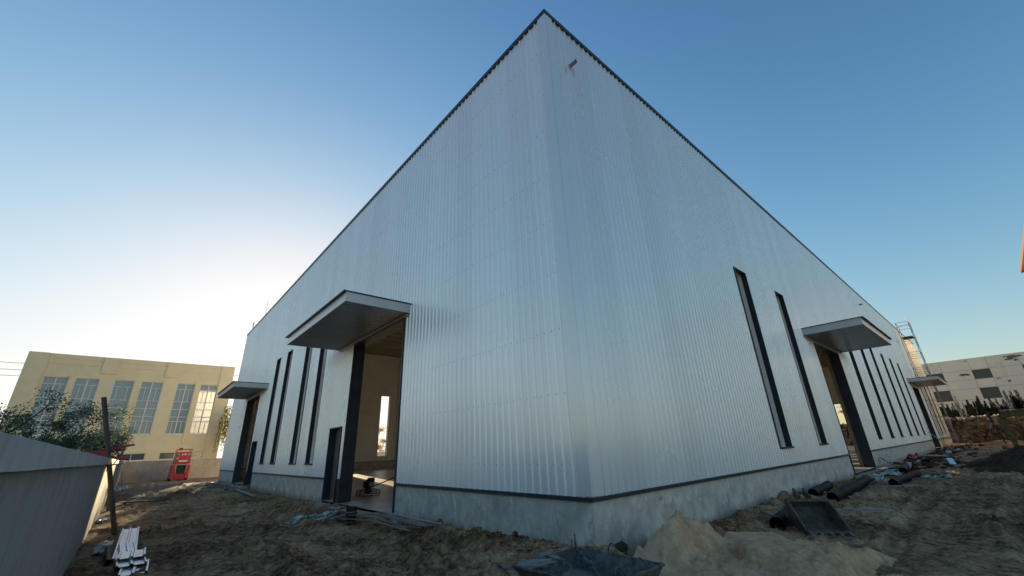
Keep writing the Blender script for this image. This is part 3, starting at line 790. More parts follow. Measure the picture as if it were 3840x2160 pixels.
broad_tree('shrub', 'sparse half bare bush between the dark tree and the green shrub', 'shrub', (-9.6, 17.6, G), 4.2, 1.5, M_leafg, 8, 2600, .06, bare=.45)
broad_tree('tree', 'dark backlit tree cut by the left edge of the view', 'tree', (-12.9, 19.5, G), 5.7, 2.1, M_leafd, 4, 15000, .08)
broad_tree('tree', 'autumn coloured tree seen through the hall beyond the far window', 'tree', (29.0, 76, G), 7.2, 2.8, M_autumn, 12, 5000, .14)
broad_tree('tree', 'small yellow leaved tree beyond the end door of the hall', 'tree', (92, 12.5, 2.0), 4.5, 2.0, M_autumn, 16, 2600, .14)
# weeping willow beyond the far corner
wl = empty('willow_tree', (3.4, 58.5, G), 0, 'weeping willow with hanging yellow green branches beyond the far corner of the hall', 'tree')
tr = MB(); rr = random.Random(2)
tr.tube([(0, 0, -.2), (.1, 0, 3), (0, .1, 6.5)], [.22, .17, .08], 8); q = MB()
for i in range(60):
    a = rr.uniform(0, 6.28); rad = rr.uniform(.6, 2.3); z1 = rr.uniform(6.8, 9.0) - rad * .35
    p1 = Vector((math.cos(a) * rad, math.sin(a) * rad, z1))
    if i < 16: tr.tube([(0, .1, 6.2), (p1.x * .6, p1.y * .6, z1 + .1), p1], [.06, .035, .012], 5)
    L = rr.uniform(2.5, 5.6)
    for k in range(int(L * 26)):
        zz = z1 - k / 26; p = Vector((p1.x + rr.gauss(0, .13), p1.y + rr.gauss(0, .13), zz))
        leaf_cloud(q, p, .08, 1, rr, .16, (1, 1, 1), .8)
tr.build('trunk', M_bark, wl); q.build('crown', M_willow, wl)
# row of conifers along the terrace
def conifer_mesh(seed, h=3.0):
    rr = random.Random(seed); q = MB(); tops = [(0, 0, h, .62)]
    for k in range(rr.randint(1, 3)): a = rr.uniform(0, 6.28); tops.append((math.cos(a) * .35, math.sin(a) * .35, h * rr.uniform(.6, .85), .4))
    for tx, ty, th, br in tops:
        for i in range(int(520 * th / 3)):
            t = rr.random() ** 1.25; z = th * t
            rad = br * (1 - t) ** 1.45 * rr.uniform(.35, 1.05) + .015
            a = rr.uniform(0, 6.28); p = Vector((tx * min(1, t * 2) + math.cos(a) * rad, ty * min(1, t * 2) + math.sin(a) * rad, z))
            d = Vector((math.cos(a) * .45, math.sin(a) * .45, 1)).normalized(); L = rr.uniform(.16, .34); s = d.orthogonal().normalized() * L * .22
            q.quad(p - s, p + d * L * .5 - s * .8, p + d * L, p + s)
    return q
kinds = []
for s_ in range(6):
    kinds.append(conifer_mesh(40 + s_, 2.9))
ORD = 'first second third fourth fifth sixth seventh eighth ninth tenth eleventh twelfth thirteenth fourteenth fifteenth sixteenth seventeenth eighteenth nineteenth twentieth'.split()
proto = []
for i in range(20):
    y = 1.0 - .56 * i; k = i % 6
    if i < 6:
        r = empty('conifer', (0, 0, 0)); kinds[k].build('crown', M_conif, r)
        q = MB(); q.tube([(0, 0, -.2), (0, 0, 1.9)], [.05, .02], 6); q.build('trunk', M_bark, r); proto.append(r)
    else: r = copy_tree(proto[k])
    s_ = .78 + .22 * rnd.random() + (.26 if i in (4, 8, 13, 14, 15, 18) else 0)
    r.location = (86 + rnd.uniform(-.4, .4), float(y), 1.95); r.scale = (s_, s_, s_); r.rotation_euler = (0, 0, rnd.uniform(0, 6))
    tag(r, ('tall' if s_ > 1.03 else 'low') + ' conifer, ' + ORD[i] + ' from the left in the row before the beige building', 'conifer', 'conifers in the terrace row')

# pale kerb pipe/rail along the terrace (light strip under the conifers)
q = MB(); q.tube([(78.9, -5.0, 2.95), (78.9, -22, 2.75)], .05, 8)
for y in (-6, -10, -14, -18): q.tube([(78.9, y, 2.93), (79.2, y, 1.9)], .03, 6)
q.build('handrail', M_galv, label='pale horizontal rail above the stone retaining wall', cat='rail')

exec_objects = True
# ------------------------------------------------------------------ objects on the left
# wooden pole leaning on the boundary wall
q = MB(); a = Vector((-5.84, 12.0, G - .1)); b = Vector((-6.90, 11.1, 2.60))
q.bar(a, b, .09, .08); q.build('wooden_pole', M_wood, label='dark squared wooden pole leaning on the left boundary wall', cat='pole', bevel=.01)
# red steel frame lying on the wall
fr = empty('steel_trestle', (-6.6, 12.25, 1.03), 0, 'dark red steel trestle with a flat plate lying over the boundary wall', 'trestle')
q = MB(); q.box(-.66, .12, -.25, .05, .02, .20); q.build('plate', M_darkred, fr, bevel=.01)
q = MB(); q.bar((-.1, 0, .20), (.62, -.02, .36), .06); q.bar((.0, 0, .08), (.60, -.02, -.06), .06); q.bar((.42, -.01, .29), (.38, -.01, .0), .05); q.bar((.05, 0, -.02), (.05, 0, .30), .09); q.bar((-.12, -.03, .24), (.12, -.03, .26), .05)
q.build('arms', M_darkred, fr)
q = MB(); q.tube([(.2, -.02, .22), (.30, -.03, .16), (.36, -.03, .02), (.28, -.03, -.15), (.15, -.02, -.35), (.12, -.02, -.55)], .012, 6); q.build('cable', M_black, fr)
# red scissor lift
lf = empty('scissor_lift', (-2.05, 50.2, G), 0, 'red scissor lift parked against the far boundary wall', 'scissor lift')
q = MB(); q.box(-.74, -.42, -.2, 2.2, .18, 1.42); q.box(.42, .74, -.2, 2.2, .18, 1.42); q.box(-.4195, .4195, -.15, 2.2, .18, .62); q.build('chassis', M_red, lf, bevel=.03)
q = MB(); q.box(-.40, .40, -.21, -.151, .10, .56); q.build('front_panel', M_darkred, lf, bevel=.01)
for x in (-.66, .66):
    for y in (.25, 1.7):
        q = MB(); q.tube([(x - .09, y, .20), (x + .09, y, .20)], .20, 16); q.build('wheel', M_black, lf)
q = MB()
for k in range(5):
    z = .68 + k * .17
    q.bar((-.36, -.02, z), (.36, -.02, z), .07, .05); q.bar((-.34, .05, z - .05), (-.34, 2.0, z + .06), .06, .05); q.bar((.34, .05, z - .05), (.34, 2.0, z + .06), .06, .05)
q.box(-.30, .30, .3, 1.9, .62, 1.4)
q.build('scissor_stack', mat('dark green black steel', (.02, .035, .03), .45, .3), lf)
q = MB()
for s_ in (-1, 1): q.bar((s_ * .37, -.24, .64), (s_ * .43, -.24, 1.45), .025)
q.build('hoses', M_white, lf)
q = MB(); q.box(-.62, .62, -.25, 2.25, 1.50, 1.66); q.box(-.60, .60, -.27, -.24, 1.661, 2.02); q.box(-.34, .34, -.27, -.24, 2.021, 2.56); q.box(-.62, -.58, -.24, 2.2, 1.661, 2.2); q.box(.58, .62, -.24, 2.2, 1.661, 2.2)
q.build('platform', M_red, lf, bevel=.02)
q = MB()
for z in (2.3, 2.62, 2.88):
    q.bar((-.58, -.26, z), (.58, -.26, z), .045); q.bar((-.58, 2.2, z), (.58, 2.2, z), .045); q.bar((-.58, -.26, z), (-.58, 2.2, z), .045); q.bar((.58, -.26, z), (.58, 2.2, z), .045)
for x in (-.58, .58):
    for y in (-.26, .9, 2.2): q.bar((x, y, 1.6), (x, y, 2.9), .045)
q.build('guard_rail', M_red, lf)
q = MB(); q.box(-.5, -.2, -.34, -.28, 2.78, 3.02); q.build('control_box', M_darkred, lf, bevel=.02)
q = MB(); q.box(-.17, -.10, -.279, -.273, 2.28, 2.5); q.box(.10, .17, -.279, -.273, 2.28, 2.5); q.box(-.0995, .0995, -.279, -.273, 2.36, 2.42); q.build('letter_mark', M_white, lf)
q = MB(); q.box(-.32, .38, -.279, -.273, 1.74, 1.86); q.build('label_strip', M_white, lf)
# stack of sheet offcuts
def offcut(x, y0, y1, w_, rz, z, tilt=0, idx=0, label=''):
    r = empty('sheet_offcut', (x, y0, z), rz); L = y1 - y0
    q = MB(); prof = [(-w_ / 2, .0), (-w_ / 2 + .01, .028), (-w_ / 2 + .035, .028), (-w_ / 2 + .045, 0), (-.03, .0), (-.015, .028), (.015, .028), (.03, 0), (w_ / 2 - .045, 0), (w_ / 2 - .035, .028), (w_ / 2 - .01, .028), (w_ / 2, .0)]
    n = 8
    for t in (0, -.006):
        for k in range(n):
            a, b = L * k / n, L * (k + 1) / n
            sg = lambda v: .008 * math.sin(v * 1.3 + idx)
            for (xa, za), (xb, zb) in zip(prof, prof[1:]):
                q.quad((xa, a, za + t + sg(a)), (xb, a, zb + t + sg(a)), (xb, b, zb + t + sg(b)), (xa, b, za + t + sg(b)))
    q.build('sheet', M_alu, r); r.rotation_euler = (tilt, 0, rz)
    return tag(r, label, 'sheet metal', 'silver ribbed sheet offcuts at the foot of the wall')
offcut(-5.66, 7.3, 11.9, .37, R(-1.2), -.87, .012, 0, 'longest silver ribbed offcut lying at the bottom back of the pile')
offcut(-5.60, 7.3, 9.0, .28, R(1.2), -.835, .015, 1, 'narrow silver ribbed offcut lying on the longest one')
offcut(-5.57, 6.75, 7.6, .42, R(-2), -.80, .01, 2, 'short silver ribbed offcut across the middle of the pile')
offcut(-5.55, 6.2, 7.3, .44, R(1.5), -.84, -.005, 3, 'broad silver ribbed offcut with a raised left edge')
offcut(-5.53, 5.6, 6.8, .40, R(-2.5), -.88, 0, 4, 'nearest silver ribbed offcut at the lower end of the pile')
# plastic bag, black pipe
def crumple(name, label, cat, pts, m_, seed, h=.12, res=22, amp=.09, group=None):
    """crumpled film: a ragged sheet draped over an outline of centre points (x,y,w)"""
    q = MB(); n = len(pts) - 1; cols = 9; sd_ = seed * 3.7; rows_ = res
    def P(i, j):
        t = i / rows_ * n; k = min(int(t), n - 1); f = t - k
        x = pts[k][0] * (1 - f) + pts[k + 1][0] * f; y = pts[k][1] * (1 - f) + pts[k + 1][1] * f; w_ = pts[k][2] * (1 - f) + pts[k + 1][2] * f
        dx, dy = pts[k + 1][0] - pts[k][0], pts[k + 1][1] - pts[k][1]; L = math.hypot(dx, dy) or 1; nx_, ny_ = -dy / L, dx / L
        u = (j / cols - .5) * w_
        e = mnoise.noise(Vector((i * .35 + sd_, j * .6, 1))) * amp * 1.6
        xx, yy = x + nx_ * (u + e), y + ny_ * (u + e)
        zz = gz(xx, yy) + .004 + h * .55 * abs(mnoise.noise(Vector((i * .45 + sd_, j * .55, 4)))) * 2 + .5 * h * abs(mnoise.noise(Vector((i * 1.1, j * 1.3 + sd_, 7))))
        return (xx, yy, zz)
    for i in range(rows_):
        for j in range(cols):
            q.quad(P(i, j), P(i, j + 1), P(i + 1, j + 1), P(i + 1, j))
    o = q.build(name, m_, label=label, cat=cat, group=group)
    o.modifiers.new('s', 'SOLIDIFY').thickness = .004
    return o
crumple('plastic_bag', 'crumpled pale green plastic bag beside the silver offcuts', 'bag', [(-6.1, 8.6, .12), (-6.02, 9.3, .22), (-6.0, 10.2, .2)], M_film, 2, .16, 12)
q = MB(); q.pipe([(-5.93, 8.9, -.84), (-5.88, 7.0, -.86)], .055, .045, 12); q.build('black_tube', M_blackpipe, label='short black tube lying beside the silver offcuts', cat='tube')
crumple('plastic_scrap', 'scrap of white plastic at the foot of the boundary wall', 'scrap', [(-6.33, 15.4, .1), (-6.25, 16.1, .2), (-6.1, 16.5, .05)], M_white, 5, .12, 8)
crumple('white_sack', 'white sack behind the wooden pole', 'sack', [(-6.3, 35.5, .3), (-6.05, 37.0, .5), (-5.7, 38, .3)], M_white, 6, .35, 10)
# planks along the wall far left
def plank(name, label, a, b, w_, t, m_, group=None):
    q = MB(); q.bar(a, b, w_, t); return q.build(name, m_, label=label, cat='plank', bevel=.004, group=group)
plank('wooden_plank', 'pale plank lying on the soil left of the dark earth clump', (-5.7, 26.2, G + .10), (-4.4, 25.4, G + .12), .12, .04, M_board)
plank('wooden_plank', 'pale plank with a rag at its end beside the dark earth clump', (-4.9, 25.0, G + .10), (-3.95, 24.8, G + .17), .14, .05, M_board)
plank('wooden_plank', 'reddish plank lying left below the two pale ones', (-5.9, 23.6, G + .07), (-4.6, 23.2, G + .07), .2, .05, M_darkred)
plank('wooden_plank', 'sunlit board leaning on the boundary wall', (-6.22, 20.5, G), (-6.38, 20.2, .0), .16, .03, M_board)
plank('wooden_plank', 'pale board standing against the far end of the boundary wall', (-6.0, 36, G), (-6.3, 36, .35), .25, .04, M_board)
plank('long_board', 'long white board lying on the soil near the farther side door', (-.84, 26.3, G + .09), (-1.03, 20.0, G + .07), .17, .05, M_board)
plank('pale_board', 'flat pale board lying on the rubble before the far corner', (-.7, 38.5, G + .10), (.3 - .6, 33.5, G + .12), .35, .05, M_board)
q = MB(); rr = random.Random(3)
for i in range(90):
    s_ = rr.uniform(.05, .16); x, y = rr.gauss(-.45, .35), rr.uniform(27, 36)
    if x < -.06 - s_ * 1.3: q.rock((x, y, gz(x, y) + s_ * .3), s_, rr.randint(0, 9999), 1, (1, .9, .7))
q.build('rubble_pile', M_stone, label='grey broken rubble spread before the farther side door', cat='rubble', kind='stuff')
# power lines far left
for k, dz in enumerate((0, .7, 1.5)):
    q = MB(); q.tube([(-60 + 10 * i, 70 + (0 if i < 9 else 0), 11 + dz + .04 * (i - 4) ** 2) for i in range(8)], .03, 4)
    q.build('power_line', M_black, label=('lowest', 'middle', 'highest')[k] + ' thin overhead wire left of the yellow building', cat='wire', group='overhead wires left of the yellow building')
for x in (-60, ):
    q = MB(); q.tube([(x, 70, G), (x, 70, 13)], .18, 8); q.build('power_pole', M_wood, label='power pole carrying the thin overhead wires', cat='pole')

# ------------------------------------------------------------------ in front of the big side door
# paint bucket
can = empty('paint_bucket', (-1.02, 7.75, gz(-1.02, 7.75) + .03), 0, 'black plastic bucket with pale bands standing before the big side door', 'bucket')
q = MB(); q.lathe([(.0, 0), (.125, 0), (.15, .36), (.158, .365), (.158, .40), (.14, .40), (.12, .05), (.0, .05)], n=24); q.build('body', M_black, can, smooth=False)
q = MB(); q.lathe([(.1285, .03), (.1305, .03), (.1315, .045), (.1295, .045)], n=24); q.build('band', M_board, can)
q = MB(); q.lathe([(.1462, .27), (.1475, .27), (.1487, .29), (.1472, .29)], n=24); q.build('band', M_board, can)
crumple('plastic_sheet', 'crumpled green and white plastic sheet stretched out before the big side door', 'plastic sheet', [(-2.30, 9.55, .16), (-1.9, 9.75, .34), (-1.4, 9.9, .22), (-.95, 10.0, .5), (-.65, 10.05, .45)], M_green, 3, .13, 30)
crumple('plastic_film', 'pale crumpled film lying between the green sheet and the door step', 'plastic sheet', [(-1.55, 9.0, .2), (-1.1, 9.05, .4), (-.75, 9.1, .3)], M_film, 9, .07, 14)
q = MB(); q.bar((-1.5, 8.55, G + .10), (-.7, 9.6, G + .15), .07, .05); q.build('wooden_stick', M_board, label='thin pale stick lying across the crumpled plastic', cat='stick')
for i, (xa, ya, xb, yb_) in enumerate(((-1.12, 8.75, -.99, 3.4), (-1.04, 8.6, -1.06, 3.6), (-.95, 8.5, -.93, 3.2), (-.86, 8.3, -1.12, 4.3), (-1.20, 8.2, -1.2, 4.0))):
    q = MB(); za, zb = max(gz(xa, ya), G) + .10 + i % 3 * .006, max(gz(xb, yb_), G) + .13
    mx, my = (xa + xb) / 2, (ya + yb_) / 2
    q.bar((xa, ya, za), (mx, my, max(za, zb) + .02), .075, .014); q.bar((mx, my, max(za, zb) + .0201), (xb, yb_, zb), .075, .014)
    tag(q.build('steel_strip', M_galv), ('leftmost', 'second from the left', 'middle', 'second from the right', 'outermost bent')[i] + ' grey steel strip of the bundle lying before the plinth', 'steel strip', 'grey steel strips bundled on the soil')
plank('wooden_plank', 'short pale offcut sticking out of the soil against the plinth', (-.40, 6.75, -.66), (-.62, 5.8, -.78), .09, .03, M_board)
q = MB(); q.rock((-2.95, 3.45, G + .03), .15, 77, 2, (1.0, .7, .75), .4); q.build('stone', M_stone, label='pale angular stone in the left foreground soil', cat='stone')
q = MB(); q.rock((-2.2, 6.1, G + .02), .07, 78, 2, (1.0, .8, .75), .4); q.build('stone', M_stone, label='small pale stone in the middle of the trodden soil', cat='stone')
# power trowel on the hall floor
pt = empty('power_trowel', (1.55, 12.75, FL), R(25), 'walk behind power trowel standing on the hall floor', 'power trowel')
q = MB()
for z in (.06, .14, .22): q.tube([(.46 * math.cos(t * .3142), .46 * math.sin(t * .3142), z) for t in range(21)], .012, 6)
for t in range(6): c_, s_ = math.cos(t * 1.047), math.sin(t * 1.047); q.bar((c_ * .46, s_ * .46, .05), (c_ * .46, s_ * .46, .23), .02); q.bar((c_ * .46, s_ * .46, .23), (c_ * .1, s_ * .1, .30), .02)
q.build('guard_ring', M_black, pt)
q = MB()
for t in range(4): c_, s_ = math.cos(t * 1.571 + .4), math.sin(t * 1.571 + .4); q.bar((c_ * .1, s_ * .1, .05), (c_ * .43, s_ * .43, .03), .14, .012)
q.build('blades', M_galv, pt)
q = MB(); q.lathe([(.1, .1), (.13, .2), (.1, .33)], n=12); q.box(-.16, .12, -.15, .15, .33, .56); q.lathe([(.1, .56), (.12, .6), (.1, .64)], n=12); q.box(.05, .22, -.1, .14, .5, .68); q.build('engine', M_black, pt, bevel=.01)
q = MB(); q.box(-.14, .04, -.158, -.151, .38, .52); q.build('engine_plate', M_board, pt)
q = MB(); q.tube([(.05, -.08, .34), (.55, -.75, .62), (.95, -1.35, .90)], .022, 8); q.bar((.80, -1.42, .91), (1.10, -1.28, .91), .035); q.bar((.45, -.62, .55), (.6, -.85, .68), .06); q.build('handle', M_darkred, pt)

# ------------------------------------------------------------------ foreground: mortar trough and sand pile
tr_ = empty('mortar_trough', (-1.30, -1.02, G), 0, 'steel mortar trough crusted with cement in the foreground', 'trough')
# corners of the rim (x,y relative), box flares upwards
rimc = [(-.78, -.70), (.42, -.70), (.42, .68), (-.78, .68)]; botc = [(-.58, -.52), (.24, -.52), (.24, .48), (-.58, .48)]
q = MB(); zr, zb = .44, .06
n = 14
def edge(c, i, t): a, b = c[i], c[(i + 1) % 4]; return (a[0] * (1 - t) + b[0] * t, a[1] * (1 - t) + b[1] * t)
for i in range(4):
    for k in range(n):
        for off in (0, 1):
            A = []
            for t in (k / n, (k + 1) / n):
                r1, b1 = edge(rimc, i, t), edge(botc, i, t)
                wob = .018 * mnoise.noise(Vector((t * 6, i * 5.1, 2)))
                s_ = 1 if not off else .965
                A.append(((r1[0] + .18) * s_ - .18, r1[1] * s_, zr + wob)); A.append(((b1[0] + .17) * s_ - .17, b1[1] * s_, zb + off * .02))
            q.quad(A[1], A[3], A[2], A[0])
q.add([(x, y, zb) for x, y in botc], [(0, 1, 2, 3)])
# mud crust slumped over the back left corner
o = q.build('tray', M_trough, tr_)
q = MB()
for i in range(4):
    pts = [Vector((*edge(rimc, i, k / 10), zr + .018 * mnoise.noise(Vector((k / 10 * 6, i * 5.1, 2))))) for k in range(11)]
    q.tube(pts, .017, 6)
q.build('rim_bar', M_trough, tr_)
q = MB(); N = 18
for i in range(N):
    for j in range(N):
        def P(i, j):
            u, v = i / N, j / N; x = -.70 + u * 1.04; y = -.62 + v * 1.22
            return (x, y, .235 + .03 * mnoise.noise(Vector((x * 3, y * 3, 0))) + .10 * max(0, (v - .72)) * (1 + mnoise.noise(Vector((x * 5, 3, 1)))) + .12 * max(0, .25 - u))
        q.quad(P(i, j), P(i + 1, j), P(i + 1, j + 1), P(i, j + 1))
q.build('mortar', M_mortar, tr_, smooth=True)
q = MB(); q.rock((-.52, .60, .42), .24, 5, 3, (1.25, .38, .16), .4); q.rock((-.12, .66, .42), .18, 6, 3, (1.2, .3, .15), .4); q.build('crust', mat('dried mortar', (.20, .205, .19), .9, bump=.6, bscale=20), tr_, smooth=True)
def hoop(c, dx, dy, hgt, lean=(0, 0)):
    q = MB(); pts = []
    for k in range(11):
        t = math.pi * k / 10; f = math.sin(t)
        pts.append((c[0] - math.cos(t) * dx + lean[0] * f, c[1] - math.cos(t) * dy + lean[1] * f, c[2] + hgt * f))
    q.tube(pts, .008, 6); q.build('lifting_hoop', M_rust, tr_)
hoop((.40, .02, .42), .02, .09, .16); hoop((-.36, -.66, .42), .09, .0, .12, (0, .06)); hoop((-.66, -.1, .42), .0, .09, .12, (.05, 0)); hoop((.05, -.66, .42), .1, .0, .14, (0, .05)); hoop((.28, .62, .42), .03, .03, .15)
q = MB(); q.tube([(.46, .72, .60), (.40, .66, .52), (.30, .55, .46), (.1, .2, .38), (-.1, -.1, .36), (-.3, -.35, .33)], .012, 6); q.tube([(.44, .70, .60), (.34, .62, .47), (.14, .24, .40), (-.08, -.06, .38)], .010, 6)
q.rock((.2, .38, .44), .035, 3, 2); q.rock((.02, .1, .41), .035, 4, 2)
q.build('lifting_chain', M_trough, tr_)
q = MB(); q.tube([(-.7, 2.1, gz(-.7, 2.1) + .02), (-.95, 1.7, gz(-.95, 1.7) + .02), (-1.2, 1.25, gz(-1.2, 1.25) + .02), (-1.25, .9, gz(-1.25, .9) + .02), (-1.5, .4, gz(-1.5, .4) + .03), (-2.2, .1, gz(-2.2, .1) + .02)], .014, 6)
q.build('cable', M_black, label='black cable on the soil left of the mortar trough', cat='cable')
# mud lumps against the plinth at the corner
for k, (x, y, s_) in enumerate(((.06, -.30, .075), (.26, -.27, .085), (.43, -.22, .06))):
    q = MB(); q.rock((x, y, -.68), s_, 60 + k, 2, (1.2, .8, .9), .4)
    tag(q.build('mud_lump', soil_mat('mud lump %d' % k, [(.06, .035, .018), (.12, .075, .042)]) if k == 0 else bpy.data.materials['mud lump 0']), ('left', 'middle and largest', 'right')[k] + ' brown mud lump at the plinth behind the trough', 'mud lump', 'mud lumps at the hall corner')
# sand pile
def sand_h(x, y):
    h = .66 * gauss(x, y, 1.20, -1.0, .75, .42) + .50 * gauss(x, y, .30, -1.15, .62, .45) + .26 * gauss(x, y, 2.2, -.95, .6, .42) + .30 * gauss(x, y, -.05, -1.85, .55, .42)
    h = h + .24 * gauss(x, y, -.05, -.75, .5, .35) + .34 * gauss(x, y, 1.6, -2.1, 1.5, .85) + .14 * gauss(x, y, .6, -2.6, .9, .55) + .22 * gauss(x, y, 2.6, -2.7, 1.1, .5) + .16 * gauss(x, y, 1.3, -3.3, 1.6, .8)
    rg = np.abs(fbm(x * 1.5 + 2, y * 2.2 + 8, 4, .5))
    h = h * (1.12 - .9 * np.clip(rg, 0, .5) + .25 * fbm(x * 1.6 + 5, y * 1.6, 5, .55)) + .09 * fbm(x * 4.5, y * 4.5, 5, .66) * sstep(.05, .25, h) - .05 * np.exp(-(fbm(x * 2.2 + 3, y * 2.2, 3) / .05) ** 2)
    # flattened block left by a shovel
    u = (x - 1.95) * .83 + (y + 1.80) * .56; v = -(x - 1.95) * .56 + (y + 1.80) * .83
    k = sstep(-1.0, -.93, u) * (1 - sstep(.80, .90, u)) * sstep(-.42, -.38, v) * (1 - sstep(.34, .5, v))
    h = h * (1 - k) + k * (.46 - .05 * u + .006 * fbm(x * 9, y * 9, 3))
    # dug hollow near the crest
    h = h - .16 * gauss(x, y, 1.5, -1.35, .18, .14)
    return h - .16
sx = np.arange(-1.3, 4.9, .035); sy = np.arange(-4.6, 0.0, .035)
SX, SY = np.meshgrid(sx, sy, indexing='ij'); SH = sand_h(SX, SY)
SH = SH * (1 - sstep(-.12, -.02, SY)) - .05 * sstep(-.12, -.02, SY)
SZ = np.maximum(G + SH, G - .25)
q = MB(); nn = len(sy); q.v = [tuple(v) for v in np.stack([SX, SY, SZ], -1).reshape(-1, 3)]
gzz = ground_z(SX, SY)
for i in range(len(sx) - 1):
    for j in range(nn - 1):
        if max(SZ[i, j] - gzz[i, j], SZ[i + 1, j + 1] - gzz[i + 1, j + 1]) > -.12: q.f.append((i * nn + j, (i + 1) * nn + j, (i + 1) * nn + j + 1, i * nn + j + 1))
q.build('sand_pile', M_sand, smooth=True, label='heap of pale brown sand against the front plinth', cat='sand pile')
# ------------------------------------------------------------------ right: bucket, pipes, debris
bk = empty('excavator_bucket', (4.75, -1.85, G), 0, 'detached excavator bucket lying on the soil with its teeth forward', 'excavator bucket')
# local frame: u = lip direction, f = towards the camera
lip0, lip1 = Vector((-.45, .08, .05)), Vector((-.02, -.50, .05)); top0, top1 = Vector((.22, .42, .47)), Vector((.62, -.12, .47))
ev = (lip1 - lip0).normalized(); back = Vector((.78, .58, 0)).normalized()
prof = [(0, 0), (.25, -.05), (.55, .0), (.78, .14), (.88, .32), (.80, .48)]        # depth back, height
q = MB(); wdt = (lip1 - lip0).length
def BP(s, d, h, t=0): return lip0 + ev * (wdt * s) + back * d + Vector((0, 0, h))
pr_out = [(d * 1.0, h) for d, h in prof]
for (d0, h0), (d1, h1) in zip(pr_out, pr_out[1:]):
    q.quad(BP(0, d0, h0), BP(1, d0, h0), BP(1, d1, h1), BP(0, d1, h1))
    q.quad(BP(0, d0, h0 + .02), BP(0, d1, h1 + .02), BP(1, d1, h1 + .02), BP(1, d0, h0 + .02))
q.build('shell', M_rust, bk)
for s_ in (0, 1):
    q = MB(); c1 = [BP(s_, d, h) for d, h in prof] + [BP(s_, .62, .50)]
    o_ = ev * (.018 if s_ else -.018); c2 = [p + o_ for p in c1]; m_ = len(c1)
    q.add(c1 + c2, [tuple(range(m_)), tuple(range(m_, 2 * m_))[::-1]] + [(i, (i + 1) % m_, m_ + (i + 1) % m_, m_ + i) for i in range(m_)])
    q.build('side_plate', M_rust, bk)
q = MB(); q.bar(BP(-.03, .62, .49), BP(1.03, .62, .49), .05, .05); q.bar(BP(-.03, .0, .02), BP(-.03, .63, .49), .035, .04); q.bar(BP(1.03, .0, .02), BP(1.03, .63, .49), .035, .04); q.bar(BP(-.03, 0, .0), BP(1.03, 0, .0), .06, .04)
q.build('edge_bars', M_rust, bk)
q = MB(); q.bar(BP(.35, .7, .5), BP(.35, .95, .62), .04, .16); q.bar(BP(.62, .7, .5), BP(.62, .95, .62), .04, .16); q.tube([BP(.3, .88, .6), BP(.67, .88, .6)], .03, 8); q.build('hinge_ears', M_rust, bk)
for k in range(5):
    q = MB(); s_ = .04 + .92 * k / 4; a = BP(s_, .04, 0); b = BP(s_, -.16, -.02)
    sd_ = ev * .035; up = Vector((0, 0, .028)); tip = ev * .014; upt = Vector((0, 0, .006))
    q.add([a - sd_ - up, a + sd_ - up, a + sd_ + up, a - sd_ + up, b - tip - upt, b + tip - upt, b + tip + upt, b - tip + upt], [(0, 1, 2, 3), (7, 6, 5, 4), (0, 4, 5, 1), (1, 5, 6, 2), (2, 6, 7, 3), (3, 7, 4, 0)])
    q.build('tooth', M_tooth, bk)
def bigpipe(a, b, label, r=.14, bend=0, m_=None):
    a, b = Vector(a), Vector(b); q = MB(); n = 10; pts = [a.lerp(b, k / n) + Vector((0, bend * math.sin(math.pi * k / n), .012 * math.sin(k * .7))) for k in range(n + 1)]
    q.pipe(pts, r, r - .012, 24)
    return q.build('plastic_pipe', m_ or M_blackpipe, smooth=True, label=label, cat='pipe', group='black plastic pipes along the front plinth')
zp = G + .13
bigpipe((4.35, -1.22, zp), (6.6, -.86, zp), 'short dark pipe poking out from behind the detached bucket')
bigpipe((9.6, -.55, zp + .05), (12.4, -.30, zp + .05), 'dark pipe lying closest to the plinth beyond the bucket')
bigpipe((9.3, -1.08, zp), (15.8, -.78, zp + .02), 'longest black pipe beyond the bucket', bend=-.05)
bigpipe((14.3, -1.75, zp), (18.6, -1.95, zp + .02), 'slightly bent dark pipe lying in front of the pale plastic', bend=.08)
bigpipe((19.6, -1.40, zp + .08), (25.5, -.85, zp + .05), 'dark pipe resting on debris right of the front door')
bigpipe((26.8, -1.55, zp + .1), (33, -.8, zp), 'farthest dark pipe in the debris before the window row')
q = MB(); q.bar((7.75, -1.60, G + .06), (8.08, -2.40, G + .08), .16, .04); q.build('broken_board', M_board, label='pale broken board on the reddish soil right of the bucket', cat='board', bevel=.01)
plank('wooden_plank', 'pale plank lying in front of the bent dark pipe', (13.8, -1.35, G + .08), (13.9, -2.45, G + .10), .22, .04, M_board)
plank('wooden_plank', 'grey plank lying along the sill of the front door', (17.7, -.25, G + .16), (23.5, -.6, G + .2), .22, .05, M_board)
plank('wooden_plank', 'board leaning on the plinth right of the front door', (24.2, -.65, G + .03), (23.9, -.07, -.35), .16, .03, M_board)
crumple('plastic_film', 'pale crumpled plastic film lying before the front door', 'plastic sheet', [(16.6, -.85, .3), (18.2, -.95, .7), (20.0, -1.1, .6), (21, -1.2, .3)], M_film, 13, .18, 24)
crumple('plastic_film', 'small white and green plastic piece right of the bent pipe', 'plastic sheet', [(17.6, -2.2, .25), (17.9, -2.6, .4), (18.0, -3.0, .2)], M_green, 14, .12, 12)
crumple('green_netting', 'flat green netting under the pale film by the front door', 'netting', [(15.8, -.9, .2), (16.4, -1.1, .35), (17.0, -1.3, .3)], M_green, 15, .08, 12)
crumple('red_cloth', 'red cloth hanging on the plinth below the window row', 'cloth', [(32.5, -.16, .25), (33.6, -.25, .5), (34.6, -.3, .3)], M_darkred, 16, .5, 12)
rr = random.Random(21)
q0 = None
